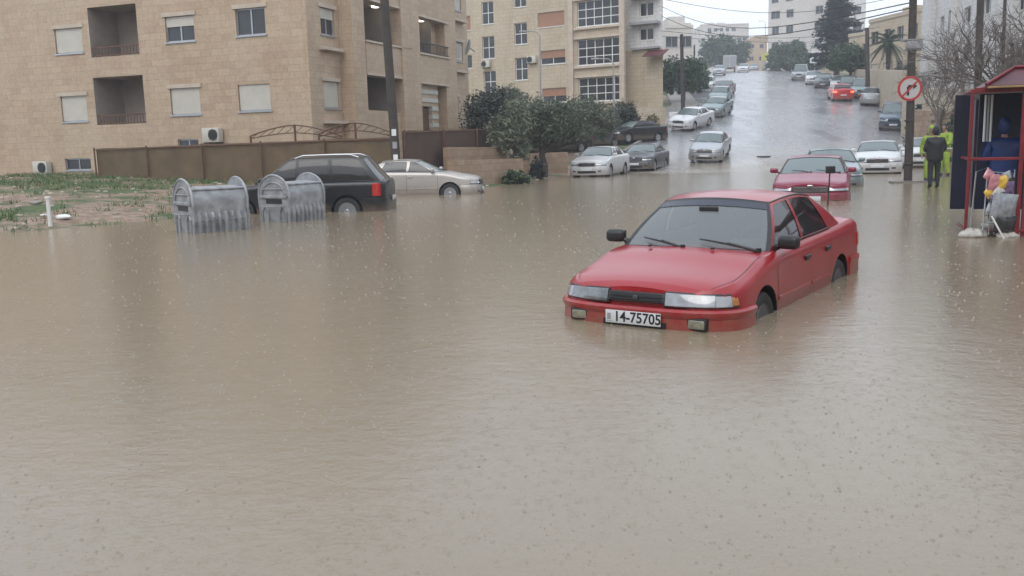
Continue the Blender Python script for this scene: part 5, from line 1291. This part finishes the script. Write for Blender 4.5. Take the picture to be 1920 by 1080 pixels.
# display rack with bags
rk = thing('display_rack', 'tilted wire display rack crammed with plastic packets in front of the kiosk', 'rack', (7.16, 13.62, .05), .12)
b = MB(); Mt = Matrix.Rotation(-.10, 3, 'X') @ Matrix.Rotation(.10, 3, 'Y')
for i in range(6): b.tube([Mt @ Vector((-.03 + .085 * i, 0, .0)), Mt @ Vector((-.03 + .085 * i, .02, .95))], .006, 5)
for j in range(9): b.tube([Mt @ Vector((-.04, 0, .06 + .11 * j)), Mt @ Vector((.40, 0, .06 + .11 * j))], .006, 5)
for s in (-.04, .40): b.tube([Mt @ Vector((s, .0, -.1)), Mt @ Vector((s, .0, 1.0)), Mt @ Vector((s, .28, .96)), Mt @ Vector((s, .32, -.05))], .012, 6)
b.build('wire_frame', M_['rim'], rk)
def bag(label, c, size, m, rz=0, tilt=0, grp='plastic packets on the display rack'):
    size = (size[0], size[1], size[2] * .55)
    b = MB(); sd = random.random() * 9
    def fn(u, v):
        x, z = (u - .5) * size[0], (v - .5) * size[1]; e = (1 - abs(2 * u - 1) ** 3) * (1 - abs(2 * v - 1) ** 2.2); return x, z, e
    for s in (-1, 1):
        b.grid(lambda u, v: Vector((fn(u, v)[0], s * (size[2] / 2 * fn(u, v)[2] + .012 * fn(u, v)[2] * noise.noise(Vector((u * 5 + sd, v * 5, s)))), fn(u, v)[1])), 10, 12, flip=s > 0)
    o = b.build('plastic_packet', m, smooth=50, weld=True); o.location = c; o.rotation_euler = (random.uniform(-.15, .15), tilt, rz); tag(o, label, 'packet', grp); return o
PKW = {n: mat(n + ' packet film', c, .25, var=.35, vs=14, coat=.5) for n, c in (('pink', (.5, .22, .25)), ('yellow', (.65, .42, .06)), ('white', (.55, .53, .52)), ('purple', (.16, .1, .22)), ('black', (.03, .03, .035)), ('clear grey', (.28, .30, .33)))}
for lab, cx, cz, sz, mk, tl in (('pink', .10, .70, (.19, .26, .1), 'pink', .1), ('yellow', .23, .71, (.17, .20, .1), 'yellow', -.2), ('white', .16, .56, (.14, .16, .09), 'white', .5), ('purple', .33, .62, (.13, .2, .08), 'purple', 0), ('dark', .24, .45, (.2, .22, .12), 'black', .2), ('small purple', .12, .44, (.12, .18, .08), 'purple', -.3)):
    bag(lab + ' shiny packet high on the wire display rack', (7.13 + cx, 13.56, .12 + cz), sz, PKW[mk], .1, tl)
bag('large crumpled clear grey bag at the middle of the display rack', (7.38, 13.55, .45), (.40, .42, .22), PKW['clear grey'], .1, .1)
bag('crumpled dark bag low on the display rack', (7.42, 13.56, .20), (.34, .26, .2), PKW['black'], .1, .1)
SACK = mat('dirty white sack', (.42, .40, .36), .7, var=.3, vs=12, bmp=(18, .8))
for lab, cx, cz, mk, tl in (('pink', .02, .84, 'pink', .6), ('clear grey', .30, .80, 'clear grey', -.4), ('yellow', .05, .58, 'yellow', .9), ('dark', .34, .74, 'black', .5), ('white', .28, .52, 'white', -.6), ('clear grey lower', .08, .33, 'clear grey', .4)):
    bag('crumpled ' + lab + ' packet wedged among the others on the wire display rack', (7.13 + cx, 13.59, .1 + cz), (.15, .17, .12), PKW[mk], .2, tl)
def sack(label, c, sz):
    b = MB(); b.grid(lambda u, v: Vector((math.sin(PI * v) * math.cos(2 * PI * u) * sz[0] / 2, math.sin(PI * v) * math.sin(2 * PI * u) * sz[1] / 2, -math.cos(PI * v) * sz[2] / 2)) * (1 + .4 * noise.noise(Vector((math.cos(2 * PI * u) * 2 + c[0] * 5, math.sin(2 * PI * u) * 2, v * 5)))), 26, 14)
    o = b.build('white_sack', SACK, smooth=180); o.location = c; tag(o, label, 'sack', 'white sacks at the kiosk foot')
sack('white plastic sack in the water left of the display rack foot', (7.05, 13.75, .03), (.42, .3, .18)); sack('white plastic sack behind the display rack foot', (7.58, 13.95, .11), (.55, .34, .2)); sack('small white sack below the kiosk frame rail', (7.5, 13.62, .01), (.36, .22, .12))
q = MB(); q.tube([(7.18, 13.5, .33), (7.36, 13.44, -.02)], .014, 8); tag(q.build('white_stick', M_['white']), 'white stick leaning on the display rack', 'stick')
#NEXT
# ------------------------------------------------------------------ trees and plants
def leaves(mb_, blobs, n, size, asp=.45, droop=0.0, clump=.5, rnd=random):
    """leaf-sized quads gathered in clumps through a crown's volume"""
    tot = sum(b[1][0] * b[1][1] * b[1][2] for b in blobs); 
    for c, r in blobs:
        k = max(6, int(n * r[0] * r[1] * r[2] / tot)); nc = max(4, k // 34)
        cl = []
        for _ in range(nc):
            d = Vector((rnd.gauss(0, 1), rnd.gauss(0, 1), rnd.gauss(0, 1))).normalized() * (rnd.random() ** .38) * 1.02
            cl.append((Vector((c[0] + d.x * r[0], c[1] + d.y * r[1], c[2] + d.z * r[2])), rnd.uniform(.55, 1.3)))
        for _ in range(k):
            cc, q = rnd.choice(cl); p = cc + Vector((rnd.gauss(0, 1), rnd.gauss(0, 1), rnd.gauss(0, .8))) * clump * q * min(r) * .5
            a = Vector((rnd.gauss(0, 1), rnd.gauss(0, 1), rnd.gauss(0, .7) - droop)).normalized() * size * rnd.uniform(.6, 1.3); b = a.cross(Vector((rnd.gauss(0, 1), rnd.gauss(0, 1), rnd.gauss(0, 1)))).normalized() * a.length * asp
            o = len(mb_.v); mb_.v += [tuple(p - a - b * .4), tuple(p - b * .0 + b), tuple(p + a), tuple(p - b)]; mb_.f.append((o, o + 1, o + 2, o + 3)); mb_.m.append(0)
def tree(name, label, x, y, z0, blobs, n, size, lm, th=.16, trunk_h=None, forks=3, group=None, asp=.45, clump=.5, lean=(0, 0), seed=1, bark='bark'):
    rnd = random.Random(seed); t = thing(name, label, 'tree', (x, y, z0), 0, group); th0 = trunk_h or 1.5
    b = MB(); top = Vector((lean[0], lean[1], th0)); b.tube([(0, 0, -.3), (top * .35 + Vector((.06, 0, 0))), (top * .7 - Vector((.04, 0, 0))), top], [th * 1.35, th, th * .85, th * .75], 9)
    for i, (c, r) in enumerate(blobs):
        for f in range(forks):
            e = Vector(c) + Vector((rnd.uniform(-.7, .7) * r[0], rnd.uniform(-.7, .7) * r[1], rnd.uniform(-.5, .7) * r[2])); m = top.lerp(e, .5) + Vector((rnd.uniform(-.2, .2), rnd.uniform(-.2, .2), -.1)); s0 = top * rnd.uniform(.8, 1.0)
            b.tube([s0, m, e], [th * .55, th * .32, th * .1], 6)
    b.build('trunk', M_[bark], t, smooth=60)
    q = MB(); leaves(q, blobs, n, size, asp, 0.0, clump, rnd); q.build('crown', lm, t, fixn=False); return t
def blobs_px(spec, Y, x, z0, dep=.8):
    out = []
    for u, v, ru, rv in spec:
        p = at(u, v, Y); out.append(((p.x - x, random.uniform(-.3, .3), p.z - z0), (ru * Y / F_PX, max(ru, rv) * Y / F_PX * dep, rv * Y / F_PX)))
    return out
def tree_px(label, u, Y, spec, n, size, lm, th=.15, th_h=None, name='olive_tree', z0=None, **k):
    p = at(u, 300, Y); z = g(p.x, Y) if z0 is None else z0; B = blobs_px(spec, Y, p.x, z); return tree(name, label, p.x, Y, z, B, n, size, lm, th, th_h, **k)
OG = 'dark olive trees on the earth bank left of the street'
tree_px('olive tree with a thick bare trunk on open earth behind the flooded white saloon', 1018, 41.5, [(1010, 228, 42, 34), (1060, 232, 45, 34), (975, 232, 30, 26), (1090, 250, 26, 22), (1030, 205, 34, 18), (1000, 262, 30, 16)], 12500, .066, M_['olive'], .17, 1.3, group=OG, seed=3)
tree_px('leafy olive tree with pale drooping crown left of the thick bare trunk', 966, 38.5, [(965, 225, 26, 34), (950, 262, 26, 22), (975, 285, 20, 20), (930, 240, 22, 22)], 7000, .066, M_['olivep'], .08, 1.4, group=OG, seed=4)
tree_px('olive tree crowding the corner between the two buildings', 905, 46, [(903, 208, 28, 34), (890, 240, 22, 30), (935, 195, 30, 26), (920, 235, 30, 26)], 10000, .075, M_['dkolive'], .12, 1.4, group=OG, seed=5)
tree_px('broad olive tree behind the middle one, below the stair windows', 965, 50, [(960, 195, 34, 28), (1000, 205, 26, 22), (940, 215, 26, 22)], 8500, .08, M_['olivep'], .13, 1.6, group=OG, seed=6)
tree_px('olive tree in front of the lowest glazed balcony', 1105, 53, [(1095, 212, 42, 28), (1130, 226, 30, 26), (1070, 222, 30, 24), (1110, 245, 42, 16)], 9500, .08, M_['olive'], .13, 1.5, group=OG, seed=7)
tree_px('small dark olive tree above the black side on car', 1172, 62, [(1170, 212, 22, 20), (1185, 225, 14, 16), (1160, 232, 12, 14)], 5000, .08, M_['dkolive'], .1, 1.4, group=OG, seed=8)
tree_px('dark round tree behind the thin pole on the left kerb', 1280, 86, [(1262, 140, 30, 26), (1295, 135, 30, 24), (1245, 150, 18, 22), (1275, 165, 30, 12)], 6500, .16, M_['green'], .18, 2.2, name='street_tree', seed=9)
tree_px('bushy street tree right behind the dark round tree on the left kerb', 1308, 98, [(1305, 140, 22, 20), (1318, 150, 12, 14), (1300, 165, 18, 14)], 3600, .17, M_['green'], .16, 2.2, name='street_tree', seed=10)
tree_px('large dark far tree at the crest left of the box truck', 1350, 215, [(1348, 95, 30, 24), (1330, 105, 18, 18), (1368, 100, 22, 22), (1352, 76, 10, 10)], 4200, .42, M_['green'], .4, 3, name='street_tree', seed=11)
tree_px('smaller far tree at the crest right of the box truck', 1392, 220, [(1392, 98, 14, 18), (1386, 110, 12, 14)], 1500, .40, M_['green'], .3, 3, name='street_tree', seed=12)
for u, Y, sp, lab, sd in ((1452, 172, [(1452, 112, 10, 22)], 'dense dark tree left of its twin under the cream tower', 13), (1472, 165, [(1470, 105, 16, 26), (1480, 118, 12, 14)], 'widest dense dark tree under the cream tower', 14), (1497, 160, [(1495, 105, 14, 26)], 'slim dense dark tree right under the cream tower', 15), (1524, 140, [(1522, 118, 12, 16)], 'small dark tree between the cream tower and the conifer', 16)):
    tree_px(lab, u, Y, sp, 2600, .34, M_['green'], .25, 2, name='street_tree', seed=sd, group='dark trees under the cream tower')
tree_px('round green tree at the foot of the tall dark conifer', 1590, 97, [(1585, 108, 26, 22), (1610, 112, 22, 18), (1570, 118, 16, 16)], 5200, .17, M_['green'], .2, 2, name='street_tree', seed=17)
# shrubs
def shrub(label, u, v, Y, ru, rv, n, size, lm, seed):
    p = at(u, v, Y); z = g(p.x, Y) if Y < 70 else road_z(Y) + .6; t = thing('shrub', label, 'shrub', (p.x, Y, z)); rnd = random.Random(seed); r = ru * Y / F_PX; h = max(.15, p.z - z)
    b = MB()
    for k in range(5): b.tube([(rnd.uniform(-.1, .1), 0, -.1), (rnd.uniform(-.6, .6) * r, rnd.uniform(-.3, .3), h * .9)], [.03, .01], 5)
    b.build('stem', M_['bark'], t); q = MB(); leaves(q, [((0, 0, h * .8), (r * .7, r * .8, rv * Y / F_PX)), ((-r * .6, 0, h * .4), (r * .6, r * .6, h * .5)), ((r * .6, .1, h * .35), (r * .6, r * .6, h * .45))], int(n * 1.6), size, .45, 0, .6, rnd); q.build('foliage', lm, t, fixn=False)
shrub('low green weedy shrub at the foot of the pale drooping olive', 967, 322, 36, 22, 9, 900, .07, M_['green'], 1)
shrub('dark leafless looking shrub above the low stone wall', 1008, 300, 40, 14, 12, 700, .07, M_['dark'], 2)
shrub('brown green shrub heap beside the white parked saloon with black side on car', 1222, 224, 63, 18, 14, 900, .10, M_['dry'], 3)
shrub('dark planter shrub left of its twin on the right hand pale wall', 1658, 166, 82, 12, 12, 700, .10, M_['dark'], 4)
shrub('dark shrub right of its twin under the pale wall', 1678, 168, 80, 12, 10, 700, .10, M_['dark'], 5)
shrub('dark shrub behind the road sign pole', 1722, 190, 52, 16, 12, 900, .09, M_['dark'], 6)
shrub('brown scrub heap over the low brown wall', 1765, 196, 46, 20, 12, 900, .08, M_['dry'], 7)
shrub('green shrub beside the kiosk roof', 1800, 172, 42, 18, 12, 900, .08, M_['green'], 8)
shrub('dark hedge clump in front of the cream house', 1700, 122, 78, 22, 12, 1300, .13, M_['dark'], 9)
# conifer
def conifer(label, u, Y, vt, vb, spread_px):
    rnd = random.Random(21); p = at(u, vb, Y); z0 = g(p.x, Y); H = at(u, vt, Y).z - z0; t = thing('conifer', label, 'tree', (p.x, Y, z0)); b = MB(); b.tube([(0, 0, -.3), (.1, 0, H * .5), (0, 0, H * .98)], [.38, .25, .04], 9); q = MB(); S = spread_px * Y / F_PX
    nl = 34
    for i in range(nl):
        f = (i + .5) / nl; z = H * (.16 + .84 * f); base = S * (1 - f) ** .7 * rnd.uniform(.6, 1.15) + .4
        for k in range(5):
            a = rnd.uniform(0, 2 * PI); Lb = base * rnd.uniform(.6, 1.1); d = Vector((math.cos(a), math.sin(a), 0)); e = Vector((0, 0, z)) + d * Lb + Vector((0, 0, rnd.uniform(-.1, .5)))
            b.tube([(0, 0, z - .25), Vector((0, 0, z)) + d * Lb * .5 + Vector((0, 0, .15)), e], [.07, .045, .015], 5)
            for m in range(int(24 * Lb) + 10):
                s_ = rnd.uniform(.25, 1.05); c = Vector((0, 0, z)).lerp(e, s_) + Vector((rnd.gauss(0, .22), rnd.gauss(0, .22), rnd.gauss(0, .14))) * (1.2 - .4 * s_)
                for w_ in range(3):
                    v1 = (d * rnd.uniform(.2, 1) + Vector((rnd.gauss(0, .6), rnd.gauss(0, .6), rnd.gauss(-.15, .3)))).normalized() * .2; v2 = v1.cross(Vector((rnd.gauss(0, 1), rnd.gauss(0, 1), rnd.gauss(0, 1)))).normalized() * .07; o = len(q.v); q.v += [tuple(c - v1), tuple(c + v2), tuple(c + v1), tuple(c - v2)]; q.f.append((o, o + 1, o + 2, o + 3)); q.m.append(0)
    b.build('trunk', M_['bark'], t, smooth=60); q.build('crown', M_['dark'], t, fixn=False)
conifer('tall dark drooping conifer standing alone right of the cream tower', 1568, 112, -22, 140, 54)
# palm
def palm(label, u, Y, vc, vb, rpx):
    rnd = random.Random(5); p = at(u, vb, Y); z0 = g(p.x, Y); H = at(u, vc, Y).z - z0; R_ = rpx * Y / F_PX; t = thing('palm_tree', label, 'tree', (p.x, Y, z0)); b = MB(); b.tube([(0, 0, -.2), (.05, 0, H * .5), (0, 0, H)], [.22, .17, .2], 10)
    for k in range(14): b.lathe([(.2, -.05), (.24, .03), (.19, .05)], (.03, 0, H * (k + 1) / 15), 9)
    b.build('trunk', M_['bark'], t, smooth=60)
    for i in range(34):
        a = 2.4 * i; el = rnd.uniform(-.9, 1.35); L = R_ * rnd.uniform(.8, 1.1); pts = []
        for k in range(9): s_ = k / 8; pts.append(Vector((math.cos(a) * L * s_ * math.cos(el * (1 - .35 * s_)), math.sin(a) * L * s_ * math.cos(el * (1 - .35 * s_)), H + L * (math.sin(el) * s_ - .55 * s_ * s_))))
        q = MB(); q.tube(pts, [.03] + [.018] * 7 + [.006], 4); side_ = Vector((-math.sin(a), math.cos(a), 0))
        for k in range(1, 9):
            for m in range(3):
                c = pts[k - 1].lerp(pts[k], (m + .5) / 3); ll = .55 * (1 - (k / 10) ** 2) * (L / 2.2)
                for s_ in (-1, 1):
                    tip = c + side_ * s_ * ll * .8 + (pts[k] - pts[k - 1]).normalized() * ll * .45 - Vector((0, 0, ll * .35)); w_ = Vector((0, 0, .03)); o = len(q.v); q.v += [tuple(c - w_), tuple(c + w_), tuple(tip)]; q.f.append((o, o + 1, o + 2)); q.m.append(0)
        q.build('frond', M_['palm'], t, fixn=False)
palm('palm tree with hanging dark fronds in front of the cream stone house', 1664, 80, 80, 132, 44)
# bare winter trees
def bare(label, u, Y, vb, Ht, seed, sp=.42, kids=3, depth=6, r0=.1):
    rnd = random.Random(seed); p = at(u, vb, Y); z0 = g(p.x, Y); t = thing('bare_tree', label, 'tree', (p.x, Y, z0)); tr = MB(); br = MB()
    def grow(P, d, L, r, lv):
        m = P + d * L * .5 + Vector((rnd.gauss(0, 1), rnd.gauss(0, 1), rnd.gauss(0, 1))) * L * .05; e = P + d * L
        (tr if lv < 1 else br).tube([P, m, e], [r, r * .85, r * .68], 7 if lv < 2 else 4 if lv < 4 else 3, cap=False)
        if lv >= depth: return
        for k in range(kids if lv > 0 else kids + 2):
            dd = (d + Vector((rnd.gauss(0, 1), rnd.gauss(0, 1), rnd.gauss(0, .7) + .12)) * sp).normalized(); grow(P.lerp(e, rnd.uniform(.65, 1)), dd, L * rnd.uniform(.62, .86), r * .62, lv + 1)
    grow(Vector((0, 0, -.1)), Vector((.03, 0, 1)), Ht * .28, r0, 0)
    tr.build('trunk', M_['barkl'], t, smooth=60); br.build('branches', M_['barkl'], t, smooth=60, fixn=False)
bare('leafless pale twigged tree spreading over the kiosk roof', 1895, 26, 150, 6.2, 31, .5, 3, 6, .11)
bare('leafless tree in front of the white block between the two dark poles', 1815, 36, 150, 8.2, 32, .5, 3, 6, .1)
bare('small leafless tree at the left end of the white block', 1768, 44, 160, 6.5, 33, .5, 3, 6, .09)
# ------------------------------------------------------------------ weedy lot
rnd = random.Random(11); gb = MB(); db = MB(); sb = MB()
for _ in range(8000):
    x = rnd.uniform(-27, -1); y = rnd.uniform(17.5, 41)
    d = sdist(LEFT, x, y)
    if d < .15: continue
    nn = noise.noise(Vector((x * .28, y * .42, 0))) + .5 * noise.noise(Vector((x * 1.1, y * 1.6, 4)))
    back = 1 if (y > 30 and x > -22) else 0
    if nn < .12 - .35 * back and rnd.random() > .06: continue
    tgt = gb if rnd.random() < .82 else db; z = g(x, y) - .04
    for k in range(7):
        bx, by = x + rnd.gauss(0, .09), y + rnd.gauss(0, .09); h = rnd.uniform(.05, .17); a = rnd.uniform(0, 2 * PI); wv = Vector((math.cos(a), math.sin(a), 0)) * .014; o = len(tgt.v)
        tip = Vector((bx + rnd.gauss(0, .05), by + rnd.gauss(0, .05), z + h)); tgt.v += [(bx - wv.x, by - wv.y, z), (bx + wv.x, by + wv.y, z), tuple(tip)]; tgt.f.append((o, o + 1, o + 2)); tgt.m.append(0)
tag(gb.build('grass', M_['grass'], fixn=False), kind='stuff'); tag(db.build('dry_weeds', M_['dry'], fixn=False), kind='stuff')
for _ in range(620):
    x = rnd.uniform(-26, 2); y = rnd.uniform(17.5, 40)
    if sdist(LEFT, x, y) < .05: continue
    s_ = rnd.uniform(.03, .10); z = g(x, y) - .03; sb.rbox((x, y, z), (s_ * 1.6, s_, s_ * .8), s_ * .25, rnd.uniform(0, 3), seg=1)
tag(sb.build('rubble', mat('pale limestone rubble', (.42, .36, .29), .8, var=.4, vs=1.5), smooth=40, fixn=False), kind='stuff')
def rock(label, u, v, s_, m='white'):
    p = onz(u, v, .02); b = MB(); b.grid(lambda a, c: Vector((math.sin(PI * c) * math.cos(2 * PI * a) * s_, math.sin(PI * c) * math.sin(2 * PI * a) * s_ * .7, -math.cos(PI * c) * s_ * .32)) * (1 + .3 * noise.noise(Vector((math.cos(2 * PI * a) * 1.5 + u, math.sin(2 * PI * a) * 1.5, c * 3)))), 14, 8)
    o = b.build('rock', M_[m], smooth=50); o.location = (p.x, p.y, g(p.x, p.y) + .02); tag(o, label, 'rock', 'pale rocks at the shore')
rock('flat white rock at the waterline on the left', 120, 419, .19); rock('small upright white rock left of the flat white one', 84, 419, .09); rock('pale rock just inland of the white post', 70, 407, .16, 'concrete')
p = onz(92, 398, .0); p = at(92, 398, 19.8); t = thing('marker_post', 'white painted post standing among the weeds on the left', 'post', (p.x, p.y, g(p.x, p.y))); b = MB(); b.rbox((0, 0, .28), (.07, .07, .62), .01); b.rbox((0, 0, .6), (.10, .10, .05), .01); b.build('post', M_['white'], t)
p = at(338, 335, 24.5); t = thing('marker_post', 'small white post behind the left refuse container', 'post', (p.x, p.y, g(p.x, p.y))); b = MB(); b.rbox((0, 0, .3), (.05, .05, .75), .01); b.build('post', M_['white'], t)
p = at(1263, 208, 73); t = thing('utility_cabinet', 'pale street cabinet with a taller back box beside the thin dark pole', 'cabinet', (p.x, p.y, 2.6)); b = MB(); b.rbox((0, 0, .5), (.8, .4, 1.3), .03); b.build('housing', M_['white'], t); b = MB(); b.rbox((.5, .15, .85), (.6, .4, 2.1), .03); b.build('tall_housing', M_['grey'], t)
p = at(1447, 106, 190); t = thing('shop_sign', 'far yellow shop sign board left of the dark trees under the tower', 'sign', (p.x, p.y, p.z)); b = MB(); b.rbox((0, 0, 0), (4.2, .3, 1.6), .05); b.build('board', mat('yellow board', (.5, .48, .12), .5), t); b = MB(); b.tube([(-1.6, 0, -.7), (-1.6, 0, -4)], .08, 6); b.tube([(1.6, 0, -.7), (1.6, 0, -4)], .08, 6); b.build('leg', M_['grey'], t)
p = at(1528, 107, 125); t = thing('shop_sign', 'small pale sign board between the tower and the conifer', 'sign', (p.x, p.y, p.z)); b = MB(); b.rbox((0, 0, 0), (1.3, .2, 1.6), .04); b.build('board', M_['plate'], t); b = MB(); b.tube([(0, 0, -.7), (0, 0, -4)], .06, 6); b.build('leg', M_['grey'], t)
# puddle cover on the road
for u, v, Y, lab in ((1432, 268, 47.5, 'dark drain cover on the wet street ahead of the flood'),):
    p = at(u, v, 52); b = MB(); b.lathe([(.38, -.03), (.40, .0), (.38, .012), (.3, .014)], n=20); o = b.build('drain_cover', M_['iron'], smooth=40); o.location = (p.x, p.y, road_z(p.y) + .075); tag(o, lab, 'drain cover')
# unseen blocks added behind and beside the photographer to block bright horizon light
block('apartment_building', 'unseen cream block added behind the photographer to block horizon light, facing the flood', Vector((38, -26, 0)), Vector((-6, -30, 0)), 12, -.4, 14.5, 4, 9, (1.4, 1.3), M_['stoneB'])
block('apartment_building', 'unseen pinkish block added behind the photographer to the left to block horizon light', Vector((-9, -30, 0)), Vector((-46, -22, 0)), 12, -.4, 13.5, 4, 8, (1.4, 1.3), M_['stoneA'])
block('apartment_building', 'unseen pale block added beyond the right edge to darken reflections', Vector((22, 22, 0)), Vector((25, -22, 0)), 12, -.4, 14, 4, 9, (1.4, 1.3), M_['stoneW'])
block('apartment_building', 'unseen beige block added beyond the left edge of the flooded junction to darken reflections', Vector((-34, -18, 0)), Vector((-36, 10, 0)), 12, -.4, 12.5, 4, 6, (1.4, 1.3), M_['stoneB'])
# rain splashes standing on the flood water
rnd = random.Random(3); sp_ = MB()
for _ in range(8500):
    d_ = 2.6 * (26 / 2.6) ** rnd.random(); x = d_ * rnd.uniform(-.62, .62); y = d_
    if sdist(LEFT, x, y) > -.1 or sdist(RIGHTP, x, y) > 0: continue
    r_ = rnd.choice((.003, .004, .005, .008)) * (1 + d_ * .085); h = r_ * rnd.uniform(.4, 1.0); o = len(sp_.v); a0_ = rnd.random() * 2
    sp_.v += [(x + math.cos(a0_ + k * PI / 2.5) * r_, y + math.sin(a0_ + k * PI / 2.5) * r_, -.001) for k in range(5)] + [(x, y, h)]
    sp_.f += [(o + k, o + (k + 1) % 5, o + 5) for k in range(5)]; sp_.m += [0] * 5
spm = mat('splashing rain water', (.25, .215, .165), .15, var=.1)
tag(sp_.build('rain_splashes', spm, smooth=180, fixn=False), kind='stuff')
# ------------------------------------------------------------------ rain haze
b = MB(); b.add([(x, y, z) for z in (-2.0, 44) for x, y in ((-204, -64), (404, -64), (404, 464), (-204, 464))], [(3, 2, 1, 0), (4, 5, 6, 7), (0, 1, 5, 4), (1, 2, 6, 5), (2, 3, 7, 6), (3, 0, 4, 7)])
hm = bpy.data.materials.new('rain haze'); hm.use_nodes = True; n_ = hm.node_tree; n_.nodes.clear(); oo = n_.nodes.new('ShaderNodeOutputMaterial'); pv = n_.nodes.new('ShaderNodeVolumePrincipled'); pv.inputs['Color'].default_value = (.9, .93, 1, 1); pv.inputs['Density'].default_value = .0014; n_.links.new(pv.outputs[0], oo.inputs['Volume'])
tag(b.build('haze', hm), kind='stuff')
